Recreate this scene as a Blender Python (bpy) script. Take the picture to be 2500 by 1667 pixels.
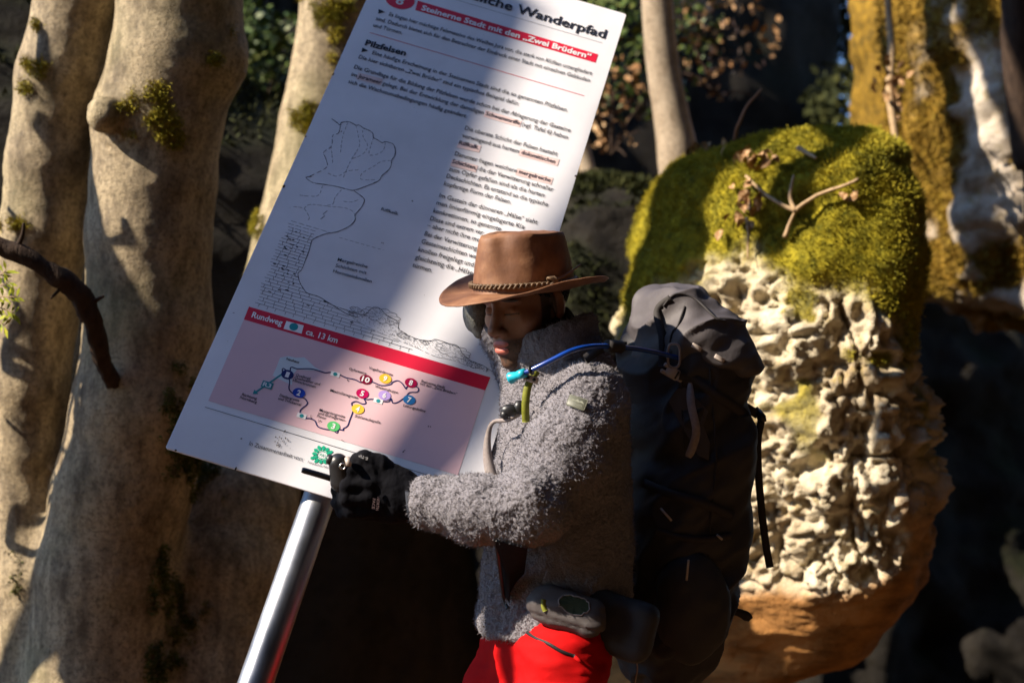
import bpy, math, random
import numpy as np
from mathutils import Vector, Matrix
random.seed(7)
rng = np.random.default_rng(7)
for o in list(bpy.data.objects):
    bpy.data.objects.remove(o)
scene = bpy.context.scene
COL = scene.collection

# ------------------------------------------------------------------ camera
PITCH = math.radians(12.0)
CAM = np.array([0.0, 0.0, 0.9])
LENS = 50.0
FPX = 2500 * LENS / 36.0
cd = bpy.data.cameras.new('camera')
cam = bpy.data.objects.new('camera', cd)
COL.objects.link(cam)
cam.location = CAM
cam.rotation_euler = (math.radians(90) + PITCH, 0, 0)
cd.lens = LENS
cd.sensor_width = 36.0
cd.clip_start = 0.05
cd.clip_end = 400
cd.dof.use_dof = True
cd.dof.focus_distance = 3.06
cd.dof.aperture_fstop = 2.3
scene.camera = cam

# ------------------------------------------------------------------ light
SUN_AZ = math.radians(66)      # measured from straight behind the camera, round to the left
SUN_EL = math.radians(34)
SUN = np.array([-math.cos(SUN_EL) * math.sin(SUN_AZ), -math.cos(SUN_EL) * math.cos(SUN_AZ), math.sin(SUN_EL)])
sl = bpy.data.lights.new('sun', 'SUN')
sl.energy = 5.0
sl.angle = math.radians(0.53)
sl.color = (1.0, 0.87, 0.70)
so = bpy.data.objects.new('sun', sl)
COL.objects.link(so)
so.rotation_euler = Vector(SUN).to_track_quat('Z', 'Y').to_euler()
so.location = (-6, -3, 8)
world = bpy.data.worlds.new('World')
scene.world = world
world.use_nodes = True
wn = world.node_tree
bg = wn.nodes['Background']
sky = wn.nodes.new('ShaderNodeTexSky')
sky.sky_type = 'NISHITA'
sky.sun_disc = False
sky.ozone_density = 6.0
sky.dust_density = 0.1
sky.sun_elevation = SUN_EL
sky.sun_rotation = math.atan2(SUN[0], SUN[1])
wn.links.new(sky.outputs[0], bg.inputs[0])
bg.inputs[1].default_value = 0.135
scene.view_settings.view_transform = 'Standard'
scene.view_settings.look = 'None'
scene.view_settings.gamma = 1
scene.view_settings.exposure = 1.35

# ------------------------------------------------------------------ space helpers
AX = np.array([1.0, 0, 0])
AU = np.array([0, -math.sin(PITCH), math.cos(PITCH)])
AF = np.array([0, math.cos(PITCH), math.sin(PITCH)])
def V(px, py, d):                 # view-aligned coordinates (right, up, distance)
    return np.array([(px - 1250) * d / FPX, (833.5 - py) * d / FPX, d])
def toW(P):
    P = np.asarray(P, float)
    return CAM + P[..., 0:1] * AX + P[..., 1:2] * AU + P[..., 2:3] * AF
def toV(P):
    Q = np.asarray(P, float) - CAM
    return np.stack([Q @ AX, Q @ AU, Q @ AF], -1)
def dirW(D):
    D = np.asarray(D, float)
    return D[..., 0:1] * AX + D[..., 1:2] * AU + D[..., 2:3] * AF
def at(px, py, d):
    return toW(V(px, py, d))

# ------------------------------------------------------------------ noise
def _h(ix, iy, iz, s):
    n = (ix.astype(np.int64) * 374761393 + iy.astype(np.int64) * 668265263 + iz.astype(np.int64) * 2147483647 + s * 1274126177) & 0xFFFFFFFF
    n = ((n ^ (n >> 13)) * 1274126177) & 0xFFFFFFFF
    n = ((n ^ (n >> 16)) * 2246822519) & 0xFFFFFFFF
    n = n ^ (n >> 15)
    return n.astype(np.float64) / 4294967295.0
def vnoise(P, f=1.0, s=0):
    Q = np.asarray(P) * f
    I = np.floor(Q)
    T = Q - I
    T = T * T * T * (T * (T * 6 - 15) + 10)
    x, y, z = I[..., 0], I[..., 1], I[..., 2]
    tx, ty, tz = T[..., 0], T[..., 1], T[..., 2]
    r = 0
    for dx in (0, 1):
        for dy in (0, 1):
            for dz in (0, 1):
                w = (tx if dx else 1 - tx) * (ty if dy else 1 - ty) * (tz if dz else 1 - tz)
                r = r + w * _h(x + dx, y + dy, z + dz, s)
    return r * 2 - 1
def fbm(P, f=1.0, o=4, s=0, g=0.5):
    r, a, n = 0, 1.0, 0
    for i in range(o):
        r = r + a * vnoise(np.asarray(P) + 13.7 * i, f, s + i)
        n += a
        a *= g
        f *= 2.03
    return r / n * 1.5
def worley(P, f=1.0, s=0):
    Q = np.asarray(P) * f
    I = np.floor(Q)
    d1 = np.full(Q.shape[:-1], 9.0)
    d2 = d1.copy()
    for dx in (-1, 0, 1):
        for dy in (-1, 0, 1):
            for dz in (-1, 0, 1):
                c = I + np.array([dx, dy, dz])
                pt = c + np.stack([_h(c[..., 0], c[..., 1], c[..., 2], s + k) for k in (1, 2, 3)], -1)
                d = np.linalg.norm(Q - pt, axis=-1)
                d2 = np.minimum(d2, np.maximum(d1, d))
                d1 = np.minimum(d1, d)
    return d1, d2
def sstep(a, b, x):
    t = np.clip((x - a) / (b - a), 0, 1)
    return t * t * (3 - 2 * t)

# ------------------------------------------------------------------ meshes
def link(o, parent=None):
    COL.objects.link(o)
    if parent is not None:
        o.parent = parent
        o.matrix_parent_inverse = PW[parent.name].inverted() if parent.name in PW else Matrix()
    return o
PW = {}
def root(name, loc, label, cat, group=None):
    e = bpy.data.objects.new(name, None)
    COL.objects.link(e)
    e.location = loc
    e.empty_display_size = 0.1
    PW[e.name] = Matrix.Translation(Vector(loc))
    e['label'] = label
    e['category'] = cat
    if group:
        e['group'] = group
    return e
def mesh(name, verts, faces, mat, parent=None, smooth=True, **attrs):
    me = bpy.data.meshes.new(name)
    me.from_pydata([tuple(v) for v in np.asarray(verts, float)], [], [tuple(int(i) for i in f) for f in faces])
    if smooth:
        me.polygons.foreach_set('use_smooth', np.ones(len(me.polygons), bool))
    if mat is not None:
        me.materials.append(mat)
    for k, a in attrs.items():
        a = np.asarray(a, float)
        if a.ndim == 1:
            at_ = me.attributes.new(k, 'FLOAT', 'POINT')
            at_.data.foreach_set('value', a)
        else:
            at_ = me.attributes.new(k, 'FLOAT_COLOR', 'POINT')
            at_.data.foreach_set('color', np.concatenate([a, np.ones((len(a), 1))], 1).ravel())
    me.update()
    o = bpy.data.objects.new(name, me)
    return link(o, parent)
def tag(o, label, cat, group=None):
    o['label'] = label
    o['category'] = cat
    if group:
        o['group'] = group
    return o
class MB:
    def __init__(s):
        s.v, s.f, s.n = [], [], 0
    def add(s, v, f):
        v = np.asarray(v, float)
        s.v.append(v)
        s.f += [tuple(i + s.n for i in q) for q in f]
        s.n += len(v)
        return s
    def build(s, name, mat, parent=None, smooth=True, **k):
        return mesh(name, np.concatenate(s.v), s.f, mat, parent, smooth, **k)
def frames(P):
    P = np.asarray(P, float)
    T = np.gradient(P, axis=0)
    T /= np.linalg.norm(T, axis=1)[:, None] + 1e-12
    up = np.array([0.3, 0.2, 1.0]) if abs(T[0][2]) < 0.8 else np.array([1.0, 0.2, 0])
    N = []
    n = np.cross(T[0], up)
    n /= np.linalg.norm(n)
    for t in T:
        n = n - t * (n @ t)
        n /= np.linalg.norm(n) + 1e-12
        N.append(n.copy())
    N = np.array(N)
    return T, N, np.cross(T, N)
def smooth_path(P, n):
    P = np.asarray(P, float)
    k = len(P)
    t = np.linspace(0, k - 1, n)
    i = np.clip(np.floor(t).astype(int), 0, k - 2)
    u = (t - i)[:, None]
    p0 = P[np.clip(i - 1, 0, k - 1)]
    p1 = P[i]
    p2 = P[i + 1]
    p3 = P[np.clip(i + 2, 0, k - 1)]
    return 0.5 * ((2 * p1) + (-p0 + p2) * u + (2 * p0 - 5 * p1 + 4 * p2 - p3) * u ** 2 + (-p0 + 3 * p1 - 3 * p2 + p3) * u ** 3)
def tube(P, R, seg=10, cap=True):
    P = np.asarray(P, float)
    R = np.broadcast_to(np.asarray(R, float), (len(P),))
    T, N, B = frames(P)
    a = np.linspace(0, 2 * math.pi, seg, endpoint=False)
    v = (P[:, None] + R[:, None, None] * (np.cos(a)[None, :, None] * N[:, None] + np.sin(a)[None, :, None] * B[:, None])).reshape(-1, 3)
    f = []
    for i in range(len(P) - 1):
        for j in range(seg):
            k = (j + 1) % seg
            f.append((i * seg + j, i * seg + k, (i + 1) * seg + k, (i + 1) * seg + j))
    if cap:
        f.append(tuple(range(seg))[::-1])
        f.append(tuple((len(P) - 1) * seg + j for j in range(seg)))
    return v, f
def ribbon(P, W, T, face):
    """flat webbing along P, its broad side looking along `face`"""
    P = np.asarray(P, float)
    n = len(P)
    W = np.broadcast_to(np.asarray(W, float), (n,))
    tg = np.gradient(P, axis=0)
    tg /= np.linalg.norm(tg, axis=1)[:, None] + 1e-12
    F = np.broadcast_to(np.asarray(face, float), (n, 3))
    F = F - tg * np.sum(F * tg, 1)[:, None]
    F = F / (np.linalg.norm(F, axis=1)[:, None] + 1e-12)
    S = np.cross(tg, F)
    ring = np.stack([P + S * W[:, None] / 2 - F * T / 2, P + S * W[:, None] / 2 + F * T / 2,
                     P - S * W[:, None] / 2 + F * T / 2, P - S * W[:, None] / 2 - F * T / 2], 1)
    f = []
    for i in range(n - 1):
        for j in range(4):
            k = (j + 1) % 4
            f.append((i * 4 + j, i * 4 + k, i * 4 + 4 + k, i * 4 + 4 + j))
    f += [(0, 1, 2, 3), tuple((n - 1) * 4 + j for j in (3, 2, 1, 0))]
    return ring.reshape(-1, 3), f
def box(c, ax, ay, az, hx, hy, hz, bev=0.0):
    """box round c with unit axes and half sizes; bevelled by an inset octagon-like cut"""
    c = np.asarray(c, float)
    v, f = [], []
    if bev <= 0:
        for sx in (-1, 1):
            for sy in (-1, 1):
                for sz in (-1, 1):
                    v.append(c + ax * hx * sx + ay * hy * sy + az * hz * sz)
        f = [(0, 1, 3, 2), (4, 6, 7, 5), (0, 4, 5, 1), (2, 3, 7, 6), (0, 2, 6, 4), (1, 5, 7, 3)]
        return np.array(v), f
    prof = [(-hx + bev, -hy), (hx - bev, -hy), (hx, -hy + bev), (hx, hy - bev), (hx - bev, hy), (-hx + bev, hy), (-hx, hy - bev), (-hx, -hy + bev)]
    for z, s in ((-hz, 0.86), (-hz + bev, 1), (hz - bev, 1), (hz, 0.86)):
        for x, y in prof:
            k = 1 - bev * (1 - s) / 0.14 / max(hx, hy)
            v.append(c + ax * x * (k if s < 1 else 1) + ay * y * (k if s < 1 else 1) + az * z)
    for i in range(3):
        for j in range(8):
            k = (j + 1) % 8
            f.append((i * 8 + j, i * 8 + k, i * 8 + 8 + k, i * 8 + 8 + j))
    f += [tuple(range(8))[::-1], tuple(range(24, 32))]
    return np.array(v), f
def gridfaces(n, m, wrap=False):
    f = []
    for i in range(n - 1):
        for j in range(m if wrap else m - 1):
            k = (j + 1) % m
            f.append((i * m + j, i * m + k, (i + 1) * m + k, (i + 1) * m + j))
    return f
def vnormals(v, f):
    v = np.asarray(v, float)
    q = np.array([x if len(x) == 4 else (x[0], x[1], x[2], x[2]) for x in f])
    n = np.cross(v[q[:, 2]] - v[q[:, 0]], v[q[:, 3]] - v[q[:, 1]])
    N = np.zeros_like(v)
    for k in range(4):
        np.add.at(N, q[:, k], n)
    return N / (np.linalg.norm(N, axis=1)[:, None] + 1e-12)
def nets(fn, lo, hi, h):
    """polygonise the zero level of fn on a grid (surface nets)"""
    lo = np.asarray(lo, float)
    n = np.ceil((np.asarray(hi) - lo) / h).astype(int) + 1
    g = np.stack(np.meshgrid(*[lo[k] + h * np.arange(n[k]) for k in range(3)], indexing='ij'), -1)
    D = fn(g.reshape(-1, 3)).reshape(n)
    S = D < 0
    c = np.zeros(np.array(n) - 1)
    cnt = np.zeros(c.shape)
    acc = np.zeros(c.shape + (3,))
    ed = []
    offs = [(a, b) for a in (0, 1) for b in (0, 1)]
    for ax in range(3):
        for a, b in offs:
            o0 = [0, 0, 0]
            oth = [k for k in range(3) if k != ax]
            o0[oth[0]], o0[oth[1]] = a, b
            o1 = list(o0)
            o1[ax] = 1
            s0 = tuple(slice(o0[k], o0[k] + n[k] - 1) for k in range(3))
            s1 = tuple(slice(o1[k], o1[k] + n[k] - 1) for k in range(3))
            d0, d1 = D[s0], D[s1]
            cr = (d0 < 0) != (d1 < 0)
            t = np.where(cr, d0 / np.where(cr, d0 - d1, 1), 0)
            cnt += cr
            for k in range(3):
                acc[..., k] += np.where(cr, o0[k] + (t if k == ax else 0), 0)
    act = cnt > 0
    idx = -np.ones(c.shape, int)
    idx[act] = np.arange(act.sum())
    base = np.argwhere(act)
    V_ = lo + h * (base + acc[act] / cnt[act][:, None])
    F = []
    for ax in range(3):
        a, b = [(1, 2), (2, 0), (0, 1)][ax]
        sl0 = [slice(None)] * 3
        sl1 = [slice(None)] * 3
        sl0[ax] = slice(0, n[ax] - 1)
        sl1[ax] = slice(1, n[ax])
        s0, s1 = S[tuple(sl0)], S[tuple(sl1)]
        e = np.argwhere(s0 != s1)
        e = e[(e[:, a] > 0) & (e[:, b] > 0) & (e[:, a] < n[a] - 1) & (e[:, b] < n[b] - 1)]
        if not len(e):
            continue
        q = []
        for da, db in ((0, 0), (1, 0), (1, 1), (0, 1)):
            i = e.copy()
            i[:, a] -= da
            i[:, b] -= db
            q.append(idx[i[:, 0], i[:, 1], i[:, 2]])
        q = np.stack(q, 1)
        ins = S[e[:, 0], e[:, 1], e[:, 2]]
        q[~ins] = q[~ins][:, ::-1]
        F.append(q)
    F = np.concatenate(F)
    c0 = V_.mean(0)
    vol = np.sum((V_[F[:, 0]] - c0) * np.cross(V_[F[:, 1]] - c0, V_[F[:, 2]] - c0))
    return V_, (F if vol > 0 else F[:, ::-1])
def subdiv(v, f, lv=1):
    me = bpy.data.meshes.new('tmp')
    me.from_pydata([tuple(x) for x in v], [], [tuple(int(i) for i in q) for q in f])
    o = bpy.data.objects.new('tmp', me)
    COL.objects.link(o)
    m = o.modifiers.new('s', 'SUBSURF')
    m.levels = lv
    dg = bpy.context.evaluated_depsgraph_get()
    e = o.evaluated_get(dg).to_mesh()
    n = len(e.vertices)
    V_ = np.empty(n * 3)
    e.vertices.foreach_get('co', V_)
    q = np.empty(len(e.loops), int)
    e.loops.foreach_get('vertex_index', q)
    q = q.reshape(-1, 4)
    V_ = V_.reshape(-1, 3).copy()
    o.evaluated_get(dg).to_mesh_clear()
    bpy.data.objects.remove(o)
    bpy.data.meshes.remove(me)
    return V_, q
# signed distances
def smin(a, b, k):
    h = np.clip(0.5 + 0.5 * (b - a) / k, 0, 1)
    return b * (1 - h) + a * h - k * h * (1 - h)
def ssub(a, b, k):
    return -smin(-a, b, k)
def ell(p, c, r):
    r = np.asarray(r, float)
    q = p - np.asarray(c, float)
    k0 = np.linalg.norm(q / r, axis=1)
    k1 = np.linalg.norm(q / r ** 2, axis=1) + 1e-9
    return k0 * (k0 - 1) / k1
def caps(p, a, b, ra, rb):
    a, b = np.asarray(a, float), np.asarray(b, float)
    ab = b - a
    h = np.clip((p - a) @ ab / (ab @ ab), 0, 1)
    return np.linalg.norm(p - a - h[:, None] * ab, axis=1) - (ra + (rb - ra) * h)
def chain(p, pts, k=None):
    d = None
    for (a, ra), (b, rb) in zip(pts[:-1], pts[1:]):
        e = caps(p, a, b, ra, rb)
        d = e if d is None else (np.minimum(d, e) if k is None else smin(d, e, k))
    return d

# ------------------------------------------------------------------ materials
def nmat(name, rough=0.8, spec=0.3):
    m = bpy.data.materials.new(name)
    m.use_nodes = True
    nt = m.node_tree
    b = nt.nodes['Principled BSDF']
    b.inputs['Roughness'].default_value = rough
    b.inputs['Specular IOR Level'].default_value = spec
    return m, nt, b
def tex(nt, kind, scale, detail=4, rough=0.55, stretch=None, coord='Object', dist=0.0, feature=None):
    tc = nt.nodes.new('ShaderNodeTexCoord')
    src = tc.outputs[coord]
    if stretch:
        mp = nt.nodes.new('ShaderNodeMapping')
        mp.inputs['Scale'].default_value = stretch
        nt.links.new(src, mp.inputs[0])
        src = mp.outputs[0]
    t = nt.nodes.new('ShaderNodeTex' + kind)
    t.inputs['Scale'].default_value = scale
    if 'Detail' in t.inputs:
        t.inputs['Detail'].default_value = detail
    if 'Roughness' in t.inputs and kind == 'Noise':
        t.inputs['Roughness'].default_value = rough
    if 'Distortion' in t.inputs:
        t.inputs['Distortion'].default_value = dist
    if feature:
        t.feature = feature
    nt.links.new(src, t.inputs['Vector'])
    return t
def ramp(nt, src, stops):
    r = nt.nodes.new('ShaderNodeValToRGB')
    e = r.color_ramp.elements
    while len(e) < len(stops):
        e.new(0.5)
    for x, (p, c) in zip(e, stops):
        x.position = p
        x.color = (*c, 1) if len(c) == 3 else c
    nt.links.new(src, r.inputs[0])
    return r.outputs[0]
def mix(nt, f, a, b, mode='MIX'):
    m = nt.nodes.new('ShaderNodeMix')
    m.data_type = 'RGBA'
    m.blend_type = mode
    for s, x in ((m.inputs[0], f), (m.inputs[6], a), (m.inputs[7], b)):
        if isinstance(x, (int, float)):
            s.default_value = x
        elif isinstance(x, tuple):
            s.default_value = (*x, 1)
        else:
            nt.links.new(x, s)
    return m.outputs[2]
def bump(nt, b, src, strength=0.5, dist=0.01, prev=None):
    n = nt.nodes.new('ShaderNodeBump')
    n.inputs['Strength'].default_value = strength
    n.inputs['Distance'].default_value = dist
    nt.links.new(src, n.inputs['Height'])
    if prev is not None:
        nt.links.new(prev, n.inputs['Normal'])
    nt.links.new(n.outputs[0], b.inputs['Normal'])
    return n.outputs[0]
def attr(nt, name):
    a = nt.nodes.new('ShaderNodeAttribute')
    a.attribute_name = name
    return a
W01 = ((0, (0, 0, 0)), (1, (1, 1, 1)))
def simple(name, c1, c2=None, scale=40, rough=0.8, spec=0.3, bs=0.3, bd=0.002, bscale=None, stretch=None, metal=0.0):
    m, nt, b = nmat(name, rough, spec)
    t = tex(nt, 'Noise', scale, 5, stretch=stretch)
    c2 = c2 or tuple(x * 0.75 for x in c1)
    nt.links.new(ramp(nt, t.outputs[0], ((0.3, c1), (0.7, c2))), b.inputs['Base Color'])
    b.inputs['Metallic'].default_value = metal
    if bs:
        t2 = tex(nt, 'Noise', bscale or scale * 3, 4, stretch=stretch)
        bump(nt, b, t2.outputs[0], bs, bd)
    return m

# ================================================================== SETTING
# ---- sign pose (needed for where the trees' shade falls)
ST = np.array([-0.20755835, 0.31660887, 3.317])
SR = np.array([[0.95800477, 0.25738012, -0.12642128], [-0.28556696, 0.81627708, -0.50213867], [-0.02604572, 0.51715298, 0.85549659]])
SW, SH = 0.64358, 1.53758
def sign_pt(u, v, w=0.0):          # metres on the board -> world ; w towards the viewer
    return toW(ST + SR[:, 0] * u + SR[:, 1] * v - SR[:, 2] * w)
def on_sign(px, py):
    r = V(px, py, 1.0)
    return toW(r * ((SR[:, 2] @ ST) / (SR[:, 2] @ r)))

# ---- materials
def bark_mat(name, lo, hi, green=0.35):
    m, nt, b = nmat(name, 0.72, 0.25)
    big = tex(nt, 'Noise', 2.3, 3)
    mid = tex(nt, 'Noise', 16, 8, 0.68, stretch=(1, 1, 0.45))
    base = ramp(nt, mid.outputs[0], ((0.34, lo), (0.58, hi)))
    stk = tex(nt, 'Noise', 22, 5, 0.6, stretch=(1, 1, 0.10))
    base = mix(nt, ramp(nt, stk.outputs[0], ((0.5, (0, 0, 0)), (0.72, (0.5,) * 3))), base, tuple(x * 0.45 for x in lo))
    gr = tex(nt, 'Noise', 75, 6, 0.75)
    base = mix(nt, ramp(nt, gr.outputs[0], ((0.46, (0, 0, 0)), (0.66, (0.8,) * 3))), base, tuple(x * 0.5 for x in lo))
    base = mix(nt, ramp(nt, big.outputs[0], ((0.52, (0, 0, 0)), (0.72, (green,) * 3))), base, (0.115, 0.12, 0.03))
    hz = tex(nt, 'Noise', 48, 5, 0.65, stretch=(0.22, 0.22, 2.0))
    base = mix(nt, ramp(nt, hz.outputs[0], ((0.60, (0, 0, 0)), (0.74, (0.55,) * 3))), base, (0.07, 0.05, 0.035))
    vo = tex(nt, 'Voronoi', 32)
    gate = tex(nt, 'Noise', 6, 2)
    spots = ramp(nt, vo.outputs['Distance'], ((0.10, (1, 1, 1)), (0.22, (0, 0, 0))))
    spots = mix(nt, 1.0, spots, ramp(nt, gate.outputs[0], ((0.50, (0, 0, 0)), (0.6, (0.85,) * 3))), 'MULTIPLY')
    base = mix(nt, spots, base, (0.5, 0.48, 0.42))
    vo2 = tex(nt, 'Voronoi', 60)
    sp2 = ramp(nt, vo2.outputs['Distance'], ((0.12, (0.8,) * 3), (0.24, (0, 0, 0))))
    g2 = tex(nt, 'Noise', 9, 2)
    sp2 = mix(nt, 1.0, sp2, ramp(nt, g2.outputs[0], ((0.52, (0, 0, 0)), (0.62, (1, 1, 1)))), 'MULTIPLY')
    base = mix(nt, sp2, base, (0.035, 0.028, 0.02))
    nt.links.new(base, b.inputs['Base Color'])
    f1 = tex(nt, 'Noise', 160, 5, 0.65)
    n1 = bump(nt, b, hz.outputs[0], 0.3, 0.003)
    n2 = bump(nt, b, f1.outputs[0], 0.8, 0.004, n1)
    bump(nt, b, sp2, 0.4, 0.004, n2)
    return m
M_BARK = bark_mat('beech_bark', (0.125, 0.092, 0.055), (0.37, 0.295, 0.185))
M_BARK2 = bark_mat('pale_bark', (0.24, 0.18, 0.12), (0.40, 0.32, 0.23), 0.1)
M_DEAD = simple('dead_wood', (0.05, 0.032, 0.022), (0.025, 0.016, 0.012), 60, 0.9, 0.15, 0.8, 0.004, stretch=(1, 1, 0.3))
M_TWIG = simple('dry_twig', (0.42, 0.30, 0.17), (0.26, 0.17, 0.09), 80, 0.8)
def leafy(name, cols, rough=0.6, trans=0.25, scale=7):
    m, nt, b = nmat(name, rough, 0.2)
    t = tex(nt, 'Noise', scale, 3)
    t2 = tex(nt, 'WhiteNoise', 1) if False else tex(nt, 'Noise', scale * 14, 2)
    k = mix(nt, 0.5, t.outputs[0], t2.outputs[0])
    st = [(0.36 + 0.28 * i / (len(cols) - 1), c) for i, c in enumerate(cols)]
    nt.links.new(ramp(nt, k, st), b.inputs['Base Color'])
    if trans:
        b.inputs['Subsurface Weight'].default_value = trans
        b.inputs['Subsurface Radius'].default_value = (0.008, 0.01, 0.002)
        b.inputs['Subsurface Scale'].default_value = 0.4
    return m
M_MOSS = leafy('moss', [(0.07, 0.075, 0.008), (0.27, 0.235, 0.014), (0.44, 0.345, 0.03)], 0.75, 0)
M_MOSSD = leafy('deep_green_moss', [(0.02, 0.035, 0.008), (0.07, 0.085, 0.012), (0.14, 0.13, 0.015)], 0.8, 0, 12)
M_MOSSO = leafy('ochre_moss', [(0.05, 0.035, 0.006), (0.19, 0.115, 0.012), (0.34, 0.24, 0.03)], 0.8, 0)
M_MOSSX = leafy('shade_moss', [(0.008, 0.012, 0.004), (0.025, 0.03, 0.006), (0.05, 0.048, 0.008)], 0.85, 0, 12)  # moss colour darkened to carry the shade of the background
M_IVY = leafy('green_leaf', [(0.018, 0.042, 0.010), (0.055, 0.09, 0.02), (0.15, 0.145, 0.03)], 0.5, 0)
M_DRY = leafy('dry_leaf', [(0.12, 0.05, 0.02), (0.28, 0.15, 0.06), (0.55, 0.40, 0.24)], 0.7, 0, 5)
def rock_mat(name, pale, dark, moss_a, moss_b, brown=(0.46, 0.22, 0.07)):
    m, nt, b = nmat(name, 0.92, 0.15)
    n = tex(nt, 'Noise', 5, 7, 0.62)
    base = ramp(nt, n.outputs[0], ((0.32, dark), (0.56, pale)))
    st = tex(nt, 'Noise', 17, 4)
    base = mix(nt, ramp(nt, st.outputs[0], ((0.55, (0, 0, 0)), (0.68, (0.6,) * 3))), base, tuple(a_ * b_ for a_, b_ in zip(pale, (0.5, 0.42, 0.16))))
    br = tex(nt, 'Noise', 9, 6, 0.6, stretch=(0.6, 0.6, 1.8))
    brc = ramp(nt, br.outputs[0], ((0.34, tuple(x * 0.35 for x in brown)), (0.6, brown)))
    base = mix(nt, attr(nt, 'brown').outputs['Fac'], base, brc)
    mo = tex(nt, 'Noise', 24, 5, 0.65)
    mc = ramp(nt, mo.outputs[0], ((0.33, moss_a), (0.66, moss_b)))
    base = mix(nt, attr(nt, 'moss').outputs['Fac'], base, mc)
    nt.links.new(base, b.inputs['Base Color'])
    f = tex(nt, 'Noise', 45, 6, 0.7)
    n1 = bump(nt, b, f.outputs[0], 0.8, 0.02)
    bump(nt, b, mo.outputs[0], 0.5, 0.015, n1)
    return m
M_ROCK = rock_mat('limestone', (0.62, 0.54, 0.40), (0.28, 0.20, 0.11), (0.06, 0.062, 0.006), (0.36, 0.295, 0.02))
M_ROCKD = rock_mat('shaded_rock', (0.024, 0.021, 0.018), (0.009, 0.008, 0.008), (0.007, 0.009, 0.004), (0.016, 0.018, 0.006), (0.06, 0.035, 0.015))  # rock colour darkened for the deep shade it stands in
M_WALL = rock_mat('mossy_wall_rock', (0.55, 0.48, 0.40), (0.20, 0.15, 0.10), (0.07, 0.045, 0.008), (0.28, 0.165, 0.02))
M_SOIL = simple('leaf_strewn_soil', (0.15, 0.082, 0.036), (0.06, 0.035, 0.018), 14, 0.95, 0.1, 0.8, 0.02, 60)

# ---- ground
gx = np.linspace(-1, 1, 120)
gx = np.sign(gx) * np.abs(gx) ** 2.2 * 90
X, Y = np.meshgrid(gx, gx + 4, indexing='ij')
Z = 0.05 * fbm(np.stack([X, Y, X * 0], -1), 0.8, 4, 5) + 0.6 * sstep(12, 60, np.hypot(X, Y)) * fbm(np.stack([X, Y, X * 0], -1), 0.05, 2, 9) - 0.03
g = mesh('ground', np.stack([X, Y, Z], -1).reshape(-1, 3), gridfaces(120, 120), M_SOIL)
g['kind'] = 'structure'

def blades(name, P, N, mat, parent, per=4, ln=(0.006, 0.016), wd=0.0022, spread=0.9, droop=0.3):
    """a mat of small pointed leaves standing on points P"""
    n = len(P) * per
    if n == 0:
        return None
    B = np.repeat(P, per, 0) + rng.normal(0, 0.006, (n, 3))
    D = np.repeat(N, per, 0) + rng.normal(0, spread, (n, 3)) * 0.6
    D[:, 2] -= droop * rng.random(n)
    D /= np.linalg.norm(D, axis=1)[:, None]
    S = np.cross(D, rng.normal(0, 1, (n, 3)))
    S /= np.linalg.norm(S, axis=1)[:, None]
    L = rng.uniform(ln[0], ln[1], n)[:, None]
    Wd = wd * rng.uniform(0.6, 1.4, n)[:, None]
    v = np.stack([B - S * Wd, B + S * Wd, B + D * L * 0.55 + S * Wd * 0.7, B + D * L], 1).reshape(-1, 3)
    f = (np.arange(n)[:, None] * 4 + np.array([[0, 1, 2, 3]]))
    o = mesh(name, v, f, mat, parent, smooth=False)
    o['kind'] = 'stuff'
    return o

def loft_rock(rings, nseg, nring, disp, expo=2.4, skew=0.0):
    rings = np.asarray(rings, float)
    R = smooth_path(rings, nring)
    a = np.linspace(0, 2 * math.pi, nseg, endpoint=False)
    ca, sa = np.cos(a), np.sin(a)
    e = 2 / expo
    ca, sa = np.sign(ca) * np.abs(ca) ** e, np.sign(sa) * np.abs(sa) ** e
    pts = []
    for y, xl, xr, dc, dh in R:
        c = V((xl + xr) / 2, y, dc)
        hw = (xr - xl) / 2 * dc / FPX
        ps = (dc - skew * hw * ca) / dc
        pts.append(np.stack([(c[0] + hw * ca) * ps, np.full(nseg, c[1]) * ps, c[2] + dh * sa - skew * hw * ca], 1))
    v = np.concatenate(pts)
    f = gridfaces(nring, nseg, True)
    top, bot = pts[0].mean(0), pts[-1].mean(0)
    k = len(v)
    v = np.concatenate([v, top[None], bot[None]])
    for j in range(nseg):
        f.append((k, (j + 1) % nseg, j))
        b0 = (nring - 1) * nseg
        f.append((k + 1, b0 + j, b0 + (j + 1) % nseg))
    v = toW(v)
    N = vnormals(v, f)
    if np.sum(N[:k] * (v[:k] - v.mean(0))) < 0:
        f = [q[::-1] for q in f]
        N = -N
    v = v + N * disp(v, N)[:, None]
    return v, f, vnormals(v, f)
def spx(v):
    q = toV(v)
    return 1250 + FPX * q[:, 0] / q[:, 2], 833.5 - FPX * q[:, 1] / q[:, 2], q[:, 2]

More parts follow.
